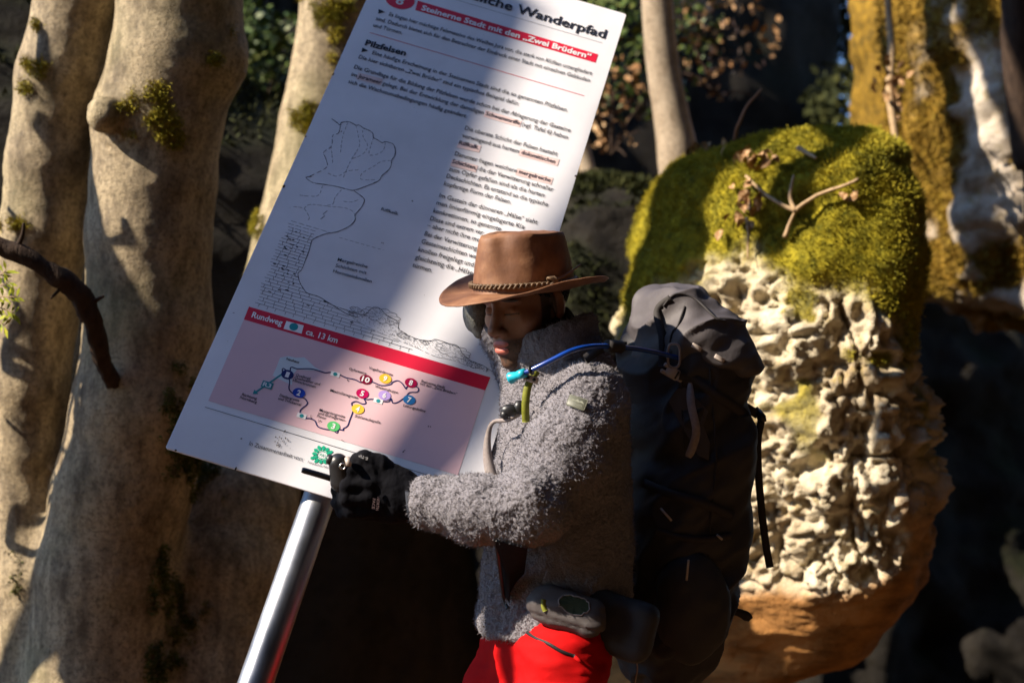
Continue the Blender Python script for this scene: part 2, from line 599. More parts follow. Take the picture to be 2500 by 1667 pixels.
# ---- the big mossy limestone boulder
brings = [(338, 1930, 2020, 4.90, 0.10), (346, 1830, 2085, 4.88, 0.24), (362, 1740, 2135, 4.85, 0.36), (392, 1660, 2178, 4.82, 0.45), (436, 1600, 2174, 4.80, 0.5),
          (500, 1565, 2202, 4.78, 0.53), (600, 1542, 2220, 4.76, 0.55), (720, 1528, 2228, 4.75, 0.56), (860, 1520, 2217, 4.75, 0.56), (1000, 1530, 2220, 4.75, 0.56),
          (1110, 1540, 2234, 4.75, 0.56), (1220, 1550, 2244, 4.75, 0.55), (1330, 1560, 2238, 4.75, 0.53), (1410, 1565, 2217, 4.76, 0.5), (1480, 1560, 2157, 4.80, 0.46),
          (1540, 1545, 2100, 4.85, 0.42), (1600, 1520, 1990, 4.90, 0.4), (1680, 1480, 1870, 4.95, 0.38), (1800, 1430, 1750, 5.00, 0.36), (2000, 1390, 1660, 5.00, 0.36), (2260, 1340, 1680, 5.00, 0.4)]
def bould_masks(v):
    px, py, d = spx(v)
    nz = fbm(v, 5, 4, 3)
    yb = 640 + np.minimum(np.abs(px - 1850) * 0.5, 190)
    moss = sstep(60, -60, py - yb + nz * 90)
    moss = np.maximum(moss, 0.9 * sstep(0.45, 0.7, fbm(v, 7, 3, 21)) * sstep(1350, 900, py))
    brown = sstep(-25, 30, py - (1440 + 20 * nz - np.maximum(px - 2080, 0) * 0.5))
    brown = np.maximum(brown, sstep(-15, 20, px - (2200 + 35 * nz)) * sstep(1150, 1300, py) * 0.8)
    return moss, brown
def bould_disp(v, N):
    moss, brown = bould_masks(v)
    Q = v * np.array([1, 1, 0.75])
    w = v + 0.03 * np.stack([vnoise(v, 9, 1), vnoise(v, 9, 2), vnoise(v, 9, 3)], 1)
    d1, d2 = worley(w * np.array([1, 1, 0.8]), 9.5, 4)
    e1, e2 = worley(w, 21, 8)
    big = 0.035 * fbm(v, 2.6, 3, 11)
    gate = sstep(-0.3, 0.25, fbm(v, 3.4, 2, 17))
    lime = 0.055 * (np.abs(fbm(w * np.array([1, 1, 0.7]), 6.5, 5, 5, 0.6)) * 2 - 0.6) + 0.02 * np.abs(fbm(w, 19, 4, 6, 0.6)) - 0.045 * sstep(0.40, 0.12, d1) * gate - 0.012 * sstep(0.34, 0.08, e1) - 0.03 * sstep(0.12, 0.0, d2 - d1) * gate + 0.010 * fbm(v, 60, 3, 15) - 0.045 * sstep(0.07, 0.0, np.abs(fbm(v * np.array([1.5, 1.5, 0.4]), 3.1, 3, 25))) - 0.03 * sstep(0.05, 0.0, np.abs(fbm(v * np.array([0.6, 0.6, 1.8]), 3.3, 3, 27)))
    mo = 0.018 * fbm(v, 7, 3, 6) + 0.005 * fbm(v, 30, 3, 7)
    bn = 0.012 * fbm(v * np.array([1, 1, 2.2]), 7, 4, 9)
    return big + (lime * (1 - moss) + mo * moss) * (1 - brown) + bn * brown
bv, bf, bN = loft_rock(brings, 320, 440, bould_disp, 2.3, 0.42)
moss, brown = bould_masks(bv)
BR = root('mossy_boulder', at(1600, 2200, 5.05), 'large boulder behind the backpack, bright moss on its top, pitted pale limestone below', 'boulder')
mesh('rock', bv, bf, M_ROCK, BR, moss=moss, brown=brown)
px, py, dd = spx(bv)
sel = np.where((moss > 0.55) & (bN @ np.array([0, -1, 0.4]) > -0.1) & (py < 900))[0]
sel = rng.choice(sel, min(30000, len(sel)), replace=False)
blades('moss', bv[sel], bN[sel], M_MOSS, BR, 6, (0.004, 0.011), 0.0016, 0.5, 0.0)

# ---- dark boulder left of it
def dark_disp(v, N):
    return 0.07 * fbm(v, 1.8, 4, 31) + 0.02 * fbm(v, 9, 4, 32)
def generic_masks(v, N, lo=-0.2, hi=0.5):
    return sstep(lo, hi, N[:, 2] + 0.5 * fbm(v, 3, 4, 44)), np.zeros(len(v))
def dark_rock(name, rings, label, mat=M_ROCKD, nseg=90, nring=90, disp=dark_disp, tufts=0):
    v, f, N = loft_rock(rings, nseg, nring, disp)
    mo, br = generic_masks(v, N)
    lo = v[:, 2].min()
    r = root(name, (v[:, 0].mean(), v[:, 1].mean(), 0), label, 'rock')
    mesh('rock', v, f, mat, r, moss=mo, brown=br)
    if tufts:
        s = np.where(mo > 0.6)[0]
        s = rng.choice(s, min(tufts, len(s)), replace=False)
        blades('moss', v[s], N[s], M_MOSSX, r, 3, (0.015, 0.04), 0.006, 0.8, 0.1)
    return r, v, N
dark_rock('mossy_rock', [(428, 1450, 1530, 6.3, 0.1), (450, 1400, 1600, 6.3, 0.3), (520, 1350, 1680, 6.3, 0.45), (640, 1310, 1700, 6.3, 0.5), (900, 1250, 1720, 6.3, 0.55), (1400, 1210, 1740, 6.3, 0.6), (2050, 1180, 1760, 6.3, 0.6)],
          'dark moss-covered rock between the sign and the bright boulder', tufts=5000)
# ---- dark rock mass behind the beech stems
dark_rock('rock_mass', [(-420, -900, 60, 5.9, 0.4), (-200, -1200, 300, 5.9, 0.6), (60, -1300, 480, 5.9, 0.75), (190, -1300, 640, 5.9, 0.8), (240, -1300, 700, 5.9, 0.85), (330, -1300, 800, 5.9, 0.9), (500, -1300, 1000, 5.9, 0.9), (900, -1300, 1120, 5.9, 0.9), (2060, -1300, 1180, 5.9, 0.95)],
          'dark shaded rock mass filling the gaps behind the beech stems', nseg=120, nring=90, tufts=6000)
# ---- shaded cliff far behind
def cliff(name, p0, p1, top, label, amp=0.35, seed=50):
    n, m = 90, 70
    p0, p1 = np.array(p0, float), np.array(p1, float)
    s = np.linspace(0, 1, n)
    t = np.linspace(0, 1, m)
    dirv = (p1 - p0) / np.linalg.norm(p1 - p0)
    nrm = np.array([dirv[1], -dirv[0], 0.0])
    fr = []
    for back in (0.0, 1.6):
        P = np.zeros((n, m, 3))
        tp = np.interp(s, *top)
        P[:, :, :2] = (p0[:2] + s[:, None] * (p1 - p0)[:2])[:, None, :]
        P[:, :, 2] = -0.2 + t[None, :] * (tp[:, None] + 0.2)
        Q = P.reshape(-1, 3)
        Q = Q + (nrm * (amp * fbm(Q, 0.55, 4, seed) + 0.1 * fbm(Q, 3.2, 4, seed + 2))[:, None]) - nrm * back
        fr.append(Q)
    k = n * m
    v = np.concatenate(fr)
    f = [q[::-1] for q in gridfaces(n, m)] + [tuple(i + k for i in q) for q in gridfaces(n, m)]
    for i in range(n - 1):
        a, b = i * m + m - 1, (i + 1) * m + m - 1
        f.append((a, a + k, b + k, b))
    for j in range(m - 1):
        for i, fl in ((0, 1), (n - 1, 0)):
            a, b = i * m + j, i * m + j + 1
            q = (a, a + k, b + k, b)
            f.append(q[::-1] if fl else q)
    N = vnormals(v, f)
    mo, br = generic_masks(v, N, 0.0, 0.7)
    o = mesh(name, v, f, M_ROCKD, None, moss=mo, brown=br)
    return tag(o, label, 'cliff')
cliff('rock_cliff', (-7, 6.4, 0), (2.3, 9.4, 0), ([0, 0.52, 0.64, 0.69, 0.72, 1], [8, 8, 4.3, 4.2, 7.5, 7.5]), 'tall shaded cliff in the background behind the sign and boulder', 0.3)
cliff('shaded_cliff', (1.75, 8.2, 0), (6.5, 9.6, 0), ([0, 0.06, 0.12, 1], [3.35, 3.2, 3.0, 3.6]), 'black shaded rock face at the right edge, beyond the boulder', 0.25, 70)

cliff('side_sky_blocker', (5.2, 7.5, 0), (2.6, -7, 0), ([0, 1], [12, 12]), 'tall rock wall added out of view on the right to block sky light', 0.3, 90)  # invented wall that keeps sky light from the right off the scene
cliff('rear_sky_blocker', (4.0, -4.0, 0), (-10, -6.0, 0), ([0, 1], [11, 11]), 'rock wall added behind the viewer, unseen, to block sky light', 0.3, 110)  # invented wall that cuts the sky light from behind the camera
# rock slab added unseen above and behind the viewer to block overhead sky
xs, ys = np.meshgrid(np.linspace(0, 7, 50), np.linspace(-6.5, 2.0, 60), indexing='ij')
P2 = np.stack([xs, ys, xs * 0], -1).reshape(-1, 3)
lo_ = 4.3 + 0.25 * fbm(P2, 0.7, 4, 120) + 0.05 * P2[:, 0]
up_ = lo_ + 1.2 + 0.3 * fbm(P2, 0.6, 3, 121)
k = len(P2)
v = np.concatenate([np.c_[P2[:, :2] + 0.25 * fbm(P2, 0.9, 3, 122)[:, None], lo_], np.c_[P2[:, :2] + 0.25 * fbm(P2, 0.9, 3, 123)[:, None], up_]])
gf = gridfaces(50, 60)
f = [q for q in gf] + [tuple(i + k for i in q[::-1]) for q in gf]
rim = [i * 60 for i in range(50)] + [49 * 60 + j for j in range(1, 60)] + [i * 60 + 59 for i in range(48, -1, -1)] + [j for j in range(58, 0, -1)]
f += [(rim[i], rim[(i + 1) % len(rim)], rim[(i + 1) % len(rim)] + k, rim[i] + k) for i in range(len(rim))]
mo, br = generic_masks(v, vnormals(v, f), 0.0, 0.7)
tag(mesh('overhead_sky_blocker', v, f, M_ROCKD, None, moss=mo, brown=br), 'rock slab added above the viewer, out of view, to block sky light', 'rock')
# ---- sunlit mossy wall at the upper right
wr = [(-420, 2190, 3000, 6.5, 0.9), (-200, 2150, 3000, 6.5, 0.95), (0, 2130, 3000, 6.5, 1.0), (200, 2120, 3000, 6.5, 1.0), (400, 2150, 3000, 6.5, 1.0), (560, 2190, 3000, 6.5, 0.98), (680, 2215, 3000, 6.5, 0.95), (745, 2260, 3000, 6.5, 0.85), (790, 2380, 2980, 6.55, 0.6), (810, 2500, 2900, 6.6, 0.35)]
def wall_masks(v):
    px, py, d = spx(v)
    nz = fbm(v, 3.5, 4, 63)
    pale = sstep(95, 55, np.abs(px - (2395 + 0.06 * (py - 300))) + 70 * nz + 45 * fbm(v, 14, 4, 64)) * sstep(60, 150, py) * sstep(620, 540, py)
    pale = np.maximum(pale, sstep(40, 10, np.abs(py - 740 + 30 * nz)) * sstep(2200, 2270, px) * 0.9)
    pale = np.maximum(pale, 0.85 * sstep(0.25, 0.5, fbm(v, 4.5, 4, 68)) * sstep(2200, 2300, px))
    return 1 - pale, pale * 0
def wall_disp(v, N):
    mo, _ = wall_masks(v)
    return 0.12 * fbm(v, 1.5, 4, 60) + 0.05 * fbm(v * np.array([1, 1, 0.5]), 6, 4, 61) + 0.05 * (1 - mo) * (0.6 + 0.9 * np.abs(fbm(v, 8, 4, 66)))
wv, wf, wN = loft_rock(wr, 150, 190, wall_disp, 2.8)
mo, br = wall_masks(wv)
WR = root('mossy_rock_wall', at(2600, 780, 6.5), 'tall ochre-mossed rock wall at upper right with a pale bare streak', 'rock')
mesh('rock', wv, wf, M_WALL, WR, moss=mo, brown=br)
px, py, dd = spx(wv)
sel = np.where((mo > 0.6) & (dd < 6.5) & (px < 2560) & (py > -60))[0]
sel = rng.choice(sel, min(9000, len(sel)), replace=False)
blades('moss', wv[sel], wN[sel], M_MOSSO, WR, 3, (0.015, 0.05), 0.004, 0.8, 0.6)

# ---- the three-stemmed beech on the left
def stem(tab):
    return [(at(x, y, d), hw * d / FPX) for x, y, hw, d in tab]
S1 = stem([(215, -420, 98, 4.25), (205, -150, 101, 4.23), (193, 0, 103, 4.20), (150, 191, 105, 4.20), (122, 400, 103, 4.20), (107, 574, 104, 4.20), (88, 768, 98, 4.20), (72, 950, 92, 4.18), (70, 1100, 80, 4.17), (68, 1230, 72, 4.16), (84, 1400, 88, 4.15), (100, 1667, 112, 4.15), (100, 2420, 190, 4.15)])
S2 = stem([(480, -420, 138, 4.15), (460, -150, 142, 4.12), (438, 0, 145, 4.10), (428, 150, 152, 4.10), (384, 300, 154, 4.10), (376, 450, 149, 4.10), (364, 574, 149, 4.10), (364, 800, 152, 4.10), (350, 1000, 168, 4.10), (300, 1200, 165, 4.10), (262, 1400, 165, 4.10), (248, 1667, 185, 4.10), (240, 2420, 260, 4.10)])
S3 = stem([(935, -420, 86, 5.1), (866, -150, 90, 5.05), (832, 0, 94, 5.0), (787, 300, 100, 4.95), (728, 574, 105, 4.85), (668, 900, 116, 4.7), (615, 1100, 130, 4.55), (575, 1250, 146, 4.42), (540, 1400, 147, 4.32), (505, 1667, 155, 4.25), (470, 2420, 230, 4.2)])
burl_c = at(252, 280, 3.91)
bulge_c = at(560, 140, 4.10)
def tree_sdf(p):
    d1 = chain(p, S1, 0.03)
    d2 = chain(p, S2, 0.03)
    d3 = chain(p, S3, 0.03)
    d2 = smin(d2, np.linalg.norm((p - burl_c) / np.array([1, 1, 1.1]), axis=1) - 0.050, 0.010)
    d2 = smin(d2, np.linalg.norm((p - bulge_c) / np.array([1, 1, 1.7]), axis=1) - 0.055, 0.05)
    d = smin(smin(d1, d2, 0.035), d3, 0.05)
    return d
tv, tf = nets(tree_sdf, (-1.8, 3.35, -0.12), (-0.15, 5.4, 3.95), 0.022)
tv, tf = subdiv(tv, tf, 1)
tN = vnormals(tv, tf)
bd = np.linalg.norm(tv - burl_c, axis=1)
ringw = 0.010 * np.sin(bd * 260) * np.exp(-((bd - 0.095) / 0.03) ** 2)
crease = 0.004 * np.sin(bd * 210 + 3 * tv[:, 2] * 20) * np.exp(-(bd / 0.06) ** 2)
wr_ = 0.0008 * fbm(tv * np.array([1, 1, 3.5]), 9, 3, 83) 
tv = tv + tN * (0.0035 * fbm(tv * np.array([1, 1, 0.5]), 5, 2, 80) + wr_ + 0.0010 * fbm(tv, 45, 3, 82) + ringw * 0.35 + crease)[:, None]
tN = vnormals(tv, tf)
BT = root('beech_tree', at(300, 2420, 4.15), 'smooth-barked beech with three stems leaning left of the sign', 'tree')
mesh('trunk', tv, tf, M_BARK, BT)
def limb(path, r0, r1, parent, name='limb', mat=M_BARK, seg=18, n=24, wob=0.0, seed=0):
    P = smooth_path(path, n)
    if wob:
        P = P + wob * np.stack([fbm(P, 1.3, 2, seed + k) for k in range(3)], 1)
    return mesh(name, *tube(P, np.linspace(r0, r1, n), seg), mat, parent)
for s, dx, dy in ((S1, -0.3, 0.1), (S2, 0.1, 0.3), (S3, 0.6, 0.7)):
    b0, b1 = s[1][0], s[0][0]
    up = (b1 - b0) / np.linalg.norm(b1 - b0)
    top = b0 + np.array([dx, dy, 6.0])
    limb([b0 - up * 0.05, b1, b1 + up * 1.2, b0 * 0.4 + top * 0.6 + np.array([0.1, 0, 0]), top], s[1][1] * 0.985, 0.04, BT)
# the dark dead branch crossing in front of the left stem
br = smooth_path([at(-900, 380, 3.5), at(-700, 470, 3.55), at(-470, 520, 3.6), at(-260, 560, 3.65), at(-90, 575, 3.66), at(0, 600, 3.67), at(70, 632, 3.68), at(140, 672, 3.70), at(190, 715, 3.73), at(222, 775, 3.76), at(240, 840, 3.80), at(258, 900, 3.86), at(290, 950, 3.94)], 60)
brr = np.interp(np.linspace(0, 1, 60), [0, 0.15, 0.3, 0.7, 1], [0.004, 0.015, 0.022, 0.026, 0.020]) * (1 + 0.16 * fbm(br, 14, 3, 3))
v, f = tube(br, brr, 20)
N = vnormals(v, [q for q in f if len(q) == 4])
BRH = mesh('branch', v + N * (0.006 * fbm(v * 1.0, 45, 3, 5) + 0.004 * np.abs(fbm(v, 90, 2, 6)))[:, None], f, M_DEAD, BT)
for i, d_, L in ((8, (-0.2, -0.2, 0.5), 0.25), (16, (-0.4, 0.1, 0.5), 0.22), (27, (0.2, -0.2, 0.5), 0.08), (36, (-0.3, -0.1, -0.5), 0.06), (42, (0.5, -0.2, 0.2), 0.06)):
    d_ = np.array(d_) / np.linalg.norm(d_)
    P = smooth_path([br[i], br[i] + d_ * L * 0.5 + np.array([0.008, 0, 0.004]), br[i] + d_ * L], 8)
    mesh('twig', *tube(P, np.linspace(0.008, 0.003, 8), 8), M_DEAD, BRH)
# a broken limb high up, its shade falls as a stripe on the boulder's shoulder
bl_ = np.array([at(x, y, 4.35) for x, y in ((2088, 800), (2095, 560), (2088, 360))]) + SUN * 2.9
limb([bl_[0], bl_[1], bl_[2], (bl_[2] + S2[0][0]) / 2 + np.array([0, -0.05, 0.45]), S2[0][0] + np.array([0.02, 0, 0.9])], 0.05, 0.065, BT, 'limb', M_BARK, 14, 30, 0.02, 7)
# moss cushions on the bark
px, py, dd = spx(tv)
face = (tN @ (-AF)) > 0.0
nz = fbm(tv, 26, 3, 90)
patches = [(385, 225, 40, 45, 0.1), (395, 285, 42, 45, 0.0), (430, 340, 26, 22, 0.1), (330, 290, 50, 60, 0.45), (85, 165, 34, 26, 0.1), (60, 210, 20, 24, 0.2), (548, 85, 30, 28, 0.2), (520, 140, 26, 30, 0.3), (40, 545, 40, 16, 0.3), (800, 20, 70, 50, 0.2), (820, 90, 26, 60, 0.25), (735, 275, 42, 30, 0.0), (745, 300, 26, 20, 0.2), (633, 545, 18, 34, 0.1), (180, 860, 16, 30, 0.4), (90, 55, 10, 20, 0.2)]
keep = np.zeros(len(tv), bool)
for x, y, rx, ry, th in patches:
    q = ((px - x) / rx) ** 2 + ((py - y) / ry) ** 2
    keep |= (q < 1.6) & (nz > th - 0.55 + 0.75 * q)
sel = np.where(keep & face)[0]
blades('moss', tv[sel], tN[sel], M_MOSS, BT, 26, (0.007, 0.019), 0.0011, 0.9, 0.7)
patches = [(440, 1010, 60, 110, 0.2), (470, 1120, 70, 90, 0.1), (430, 1500, 80, 120, 0.2), (400, 1400, 20, 90, 0.1), (500, 1190, 50, 40, 0.2), (395, 1600, 60, 80, 0.2), (30, 1400, 25, 90, 0.4)]
keep = np.zeros(len(tv), bool)
for x, y, rx, ry, th in patches:
    q = ((px - x) / rx) ** 2 + ((py - y) / ry) ** 2
    keep |= (q < 1.5) & (nz > th - 0.4 + 0.7 * q)
sel = np.where(keep & face)[0]
blades('moss', tv[sel], tN[sel], M_MOSSD, BT, 10, (0.008, 0.018), 0.002, 0.9, 0.3)
# small green sprig at the left edge
def sprig(name, base, tips, label, mat, ln=0.03):
    r = root(name, base, label, 'sprig')
    b = MB()
    lf = MB()
    for tip in tips:
        P = smooth_path([base, (np.asarray(base) + tip) / 2 + np.array([0, 0, 0.02]), tip], 10)
        b.add(*tube(P, np.linspace(0.003, 0.001, 10), 5))
        T = P[-1] - P[0]
        T /= np.linalg.norm(T)
        for k in range(3, 10):
            for sgn in (-1, 1):
                s = np.cross(T, -AF) * sgn + T * 0.6 + rng.normal(0, 0.15, 3)
                s /= np.linalg.norm(s)
                w = np.cross(s, AF + rng.normal(0, 0.4, 3))
                w /= np.linalg.norm(w)
                q = P[k]
                L = ln * rng.uniform(0.7, 1.2)
                lf.add([q, q + s * L * 0.5 + w * L * 0.16, q + s * L, q + s * L * 0.5 - w * L * 0.16], [(0, 1, 2, 3)])
    b.build('stem', M_TWIG, r)
    lf.build('leaves', mat, r, False)['kind'] = 'stuff'
    return r
M_SPRIG = leafy('fresh_green', [(0.12, 0.17, 0.01), (0.3, 0.33, 0.02), (0.45, 0.42, 0.03)], 0.5, 0)
sprig('green_sprig', at(-70, 770, 3.62), [at(20, 690, 3.6), at(40, 725, 3.6), at(35, 765, 3.62), at(10, 795, 3.6), at(15, 660, 3.6)], 'bright green leafy sprig poking in at the left edge before the trunk', M_SPRIG)

# ---- slim tree standing behind the boulder, and a thin dead sapling beside the mossy wall
def slim(name, tab, label, mat, cat='tree', limbs=()):
    pts = [at(x, y, d) for x, y, hw, d in tab]
    R = np.array([hw * d / FPX for x, y, hw, d in tab])
    n = 60
    P = smooth_path(pts, n)
    Rr = np.interp(np.linspace(0, len(tab) - 1, n), np.arange(len(tab)), R) * (1 + (0.16 if mat is M_DEAD else 0.03) * fbm(P, 5, 3, 2))
    r = root(name, pts[-1], label, cat)
    mesh('trunk', *tube(P, Rr, 26), mat, r)
    for a, b, ra in limbs:
        limb([at(*a), (at(*a) + at(*b)) / 2 + np.array([0, 0, 0.1]), at(*b)], ra, ra * 0.3, r, 'limb', mat, 8, 10)
    return r
slim('slim_beech', [(1560, -900, 28, 6.1), (1590, -300, 34, 6.0), (1604, 0, 38, 6.0), (1618, 160, 40, 6.0), (1640, 290, 44, 6.0), (1655, 390, 50, 6.0), (1665, 600, 56, 6.0), (1670, 2000, 70, 6.0)], 'slim pale beech trunk rising behind the left end of the mossy boulder', M_BARK2, limbs=[((1570, -700, 6.05), (1800, -1200, 6.3), 0.03), ((1585, -500, 6.0), (1350, -1000, 5.9), 0.03)])
slim('dead_sapling', [(2160, -300, 7, 5.6), (2168, 0, 8, 5.6), (2176, 120, 9, 5.55), (2172, 220, 10, 5.5), (2185, 330, 8, 5.45), (2200, 420, 6, 5.4)], 'thin pale dead sapling beside the ochre rock wall', M_TWIG, 'sapling')
slim('dark_upright', [(2474, -400, 30, 5.45), (2476, 0, 32, 5.4), (2486, 200, 34, 5.4), (2506, 380, 34, 5.4), (2540, 560, 34, 5.4), (2560, 2100, 50, 5.5)], 'dark upright band standing before the mossy wall at the right edge', M_DEAD)  # trunk-shaped form for the dark upright band at the edge
slim('leaning_trunk', [(1250, -500, 12, 6.9), (1320, -150, 15, 6.9), (1390, 200, 18, 6.9), (1425, 380, 20, 6.9), (1452, 480, 22, 6.85), (1470, 560, 24, 6.8), (1480, 2000, 40, 6.8)], 'thin grey leaning trunk just right of the sign edge', M_BARK2)

# ---- twigs lying on the boulder
def surf(px_, py_):
    q = np.argmin((spx_b[0] - px_) ** 2 + (spx_b[1] - py_) ** 2 + 1e6 * (spx_b[2] > 4.95))
    return bv[q] + bN[q] * 0.012
spx_b = spx(bv)
def twig(name, paths, rad, label, mat=M_TWIG):
    r = root(name, paths[0][0], label, 'twig')
    for p in paths:
        P = smooth_path(p, 14)
        P = P + 0.006 * np.stack([fbm(P, 12, 2, k) for k in range(3)], 1)
        mesh('stick', *tube(P, np.linspace(rad, rad * 0.5, 14), 7), mat, r)
    return r
tip = lambda x, y: surf(x, y) - AF * 0.03
twig('forked_twig', [[tip(1913, 583), tip(1925, 545), tip(1937, 522)], [tip(1937, 522), tip(1928, 480), tip(1932, 435)], [tip(1937, 522), tip(1985, 485), tip(2090, 440)], [tip(1937, 522), tip(1900, 500), tip(1825, 435)]], 0.008, 'pale forked twig lying on the moss of the boulder')
twig('curved_twig', [[tip(1788, 350) + np.array([0, 0, 0]), at(1803, 300, 4.7), at(1820, 265, 4.7), at(1858, 215, 4.7)]], 0.007, 'reddish curved twig sticking up from the boulder top', simple('red_twig', (0.3, 0.14, 0.07), None, 60))
twig('short_stick', [[tip(1945, 372), tip(1985, 398)]], 0.009, 'short pale stick lying near the top of the mossy boulder')
twig('hanging_twig', [[tip(1820, 540), tip(1824, 590), tip(1822, 640)]], 0.005, 'thin dry stem hanging down the mossy face')
# ---- dry leaves
def leaf_mesh():
    v, f = [], []
    n = 5
    for i in range(n):
        t = i / (n - 1)
        w = 0.5 * math.sin(math.pi * (t * 0.92 + 0.04)) * 0.62
        z = 0.16 * math.sin(t * 3.0)
        v += [(-w, t - 0.5, z + 0.14 * w), (0, t - 0.5, z), (w, t - 0.5, z + 0.2 * w)]
    for i in range(n - 1):
        for j in range(2):
            f.append((i * 3 + j, i * 3 + j + 1, i * 3 + j + 4, i * 3 + j + 3))
    me = bpy.data.meshes.new('dry_leaf')
    me.from_pydata(v, [], f)
    me.materials.append(M_DRY)
    return me
LEAF = leaf_mesh()
def put_leaf(loc, s, label, group):
    o = bpy.data.objects.new('dry_leaf', LEAF)
    COL.objects.link(o)
    o.location = loc
    o.scale = (s, s, s)
    o.rotation_euler = (rng.uniform(0.2, 1.6), rng.uniform(-0.8, 0.8), rng.uniform(0, 6.28))
    return tag(o, label, 'leaf', group)
for cx, cy, sx, sy, n in ((1830, 400, 55, 18, 20), (1720, 372, 40, 12, 9), (1835, 490, 40, 30, 14), (1890, 345, 40, 8, 5), (2070, 480, 18, 14, 4), (1800, 560, 40, 40, 5)):
    for k in range(n):
        put_leaf(surf(cx + rng.normal(0, sx * 0.6), cy + rng.normal(0, sy * 0.6)) - AF * 0.02, rng.uniform(0.03, 0.055), 'dry beech leaf lying on the green moss of the big boulder', 'dry leaves on the mossy boulder')
for k in range(45):
    put_leaf(at(2178 + rng.normal(0, 22), 225 + rng.normal(0, 36), 5.5 + rng.normal(0, 0.05)), rng.uniform(0.03, 0.05), 'withered brown leaf in the cluster hanging on the dead sapling', 'withered leaves on the dead sapling')

# ---- background bushes
def bush(name, c, r, n, label, mat, ls, stems=5):
    c = np.asarray(c, float)
    e = root(name, (c[0], c[1], c[2] - r[2]), label, 'bush')
    b = MB()
    for k in range(stems):
        t = c + np.array(r) * rng.normal(0, 0.5, 3)
        b.add(*tube(smooth_path([c - np.array([0, 0, r[2]]), (c + t) / 2 - np.array([0, 0, r[2] * 0.4]), t], 8), np.linspace(0.008, 0.003, 8), 5))
    b.build('stems', M_DEAD, e)
    P = rng.normal(0, 1, (n, 3))
    P = c + P / np.linalg.norm(P, axis=1)[:, None] * (rng.random(n) ** 0.45)[:, None] * np.array(r)
    P = P[fbm(P, 3.0, 2, 5) > -0.25]
    D = rng.normal(0, 1, P.shape)
    D /= np.linalg.norm(D, axis=1)[:, None]
    S = np.cross(D, rng.normal(0, 1, P.shape))
    S /= np.linalg.norm(S, axis=1)[:, None]
    L = ls * rng.uniform(0.6, 1.3, len(P))[:, None]
    v = np.stack([P, P + D * L * 0.5 + S * L * 0.3, P + D * L, P + D * L * 0.5 - S * L * 0.3], 1).reshape(-1, 3)
    o = mesh('foliage', v, np.arange(len(P))[:, None] * 4 + np.arange(4)[None], mat, e, False)
    o['kind'] = 'stuff'
    return e
bush('green_bush', at(655, 105, 6.9), (0.34, 0.3, 0.34), 1500, 'sunlit green bush between the beech stems at the top', M_IVY, 0.05)
bush('ivy_bush', at(1555, 60, 7.0), (0.42, 0.3, 0.5), 1300, 'green ivy bush behind the slim trunk at the top', M_IVY, 0.05)
bush('withered_bush', at(1745, 95, 7.2), (0.36, 0.3, 0.30), 170, 'withered ochre bush right of the slim trunk', M_DRY, 0.05)
bush('leaf_bush', at(1490, 230, 6.8), (0.22, 0.25, 0.3), 200, 'brown dry-leaved bush just beyond the right edge of the sign', M_DRY, 0.05)
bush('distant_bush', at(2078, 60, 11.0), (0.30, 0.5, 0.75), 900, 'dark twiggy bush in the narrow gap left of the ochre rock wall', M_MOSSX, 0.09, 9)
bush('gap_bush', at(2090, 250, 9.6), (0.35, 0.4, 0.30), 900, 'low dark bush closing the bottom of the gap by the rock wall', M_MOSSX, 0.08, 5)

# ================================================================== SIGNPOST
SG = root('signpost', at(380, 2330, 2.6), 'tilted white hiking information board on a leaning steel pole, hugged by the man', 'signpost')
M_BOARD = simple('white_enamel', (0.74, 0.735, 0.78), (0.62, 0.615, 0.65), 5, 0.42, 0.4, 0.05, 0.0005, 300)
M_EDGE = simple('board_edge', (0.45, 0.25, 0.25), (0.3, 0.2, 0.2), 30, 0.6)
M_INK = simple('black_ink', (0.018, 0.02, 0.03), (0.012, 0.014, 0.022), 50, 0.5, 0.3, 0)
M_RED = simple('red_ink', (0.62, 0.012, 0.045), (0.55, 0.010, 0.04), 9, 0.45, 0.35, 0)
M_PINK = simple('pink_ink', (0.70, 0.47, 0.50), (0.64, 0.43, 0.47), 6, 0.45, 0.35, 0.04, 0.0005, 300)
M_PALE = simple('pale_blue_ink', (0.66, 0.72, 0.76), None, 6, 0.45, 0.3, 0)
M_LIGHT = simple('white_ink', (0.84, 0.82, 0.84), None, 6, 0.45, 0.3, 0)
M_TEAL = simple('teal_ink', (0.02, 0.26, 0.30), None, 9, 0.45, 0.3, 0)
M_NAVY = simple('navy_ink', (0.012, 0.015, 0.10), None, 9, 0.45, 0.3, 0)
M_GREEN = simple('green_ink', (0.01, 0.38, 0.22), None, 9, 0.45, 0.3, 0)
M_BLUE = simple('blue_ink', (0.012, 0.06, 0.35), None, 9, 0.45, 0.3, 0)
M_HL = simple('salmon_highlight', (0.82, 0.62, 0.60), None, 9, 0.45, 0.3, 0)
M_DIRT = simple('dirt_speck', (0.06, 0.04, 0.03), None, 40, 0.9, 0.1, 0)
def rrect(w, h, r, n=6):
    p = []
    for cx, cy, a0 in ((w - r, h - r, 0), (-w + r, h - r, 90), (-w + r, -h + r, 180), (w - r, -h + r, 270)):
        for k in range(n + 1):
            a = math.radians(a0 + 90 * k / n)
            p.append((cx + r * math.cos(a), cy + r * math.sin(a)))
    return p
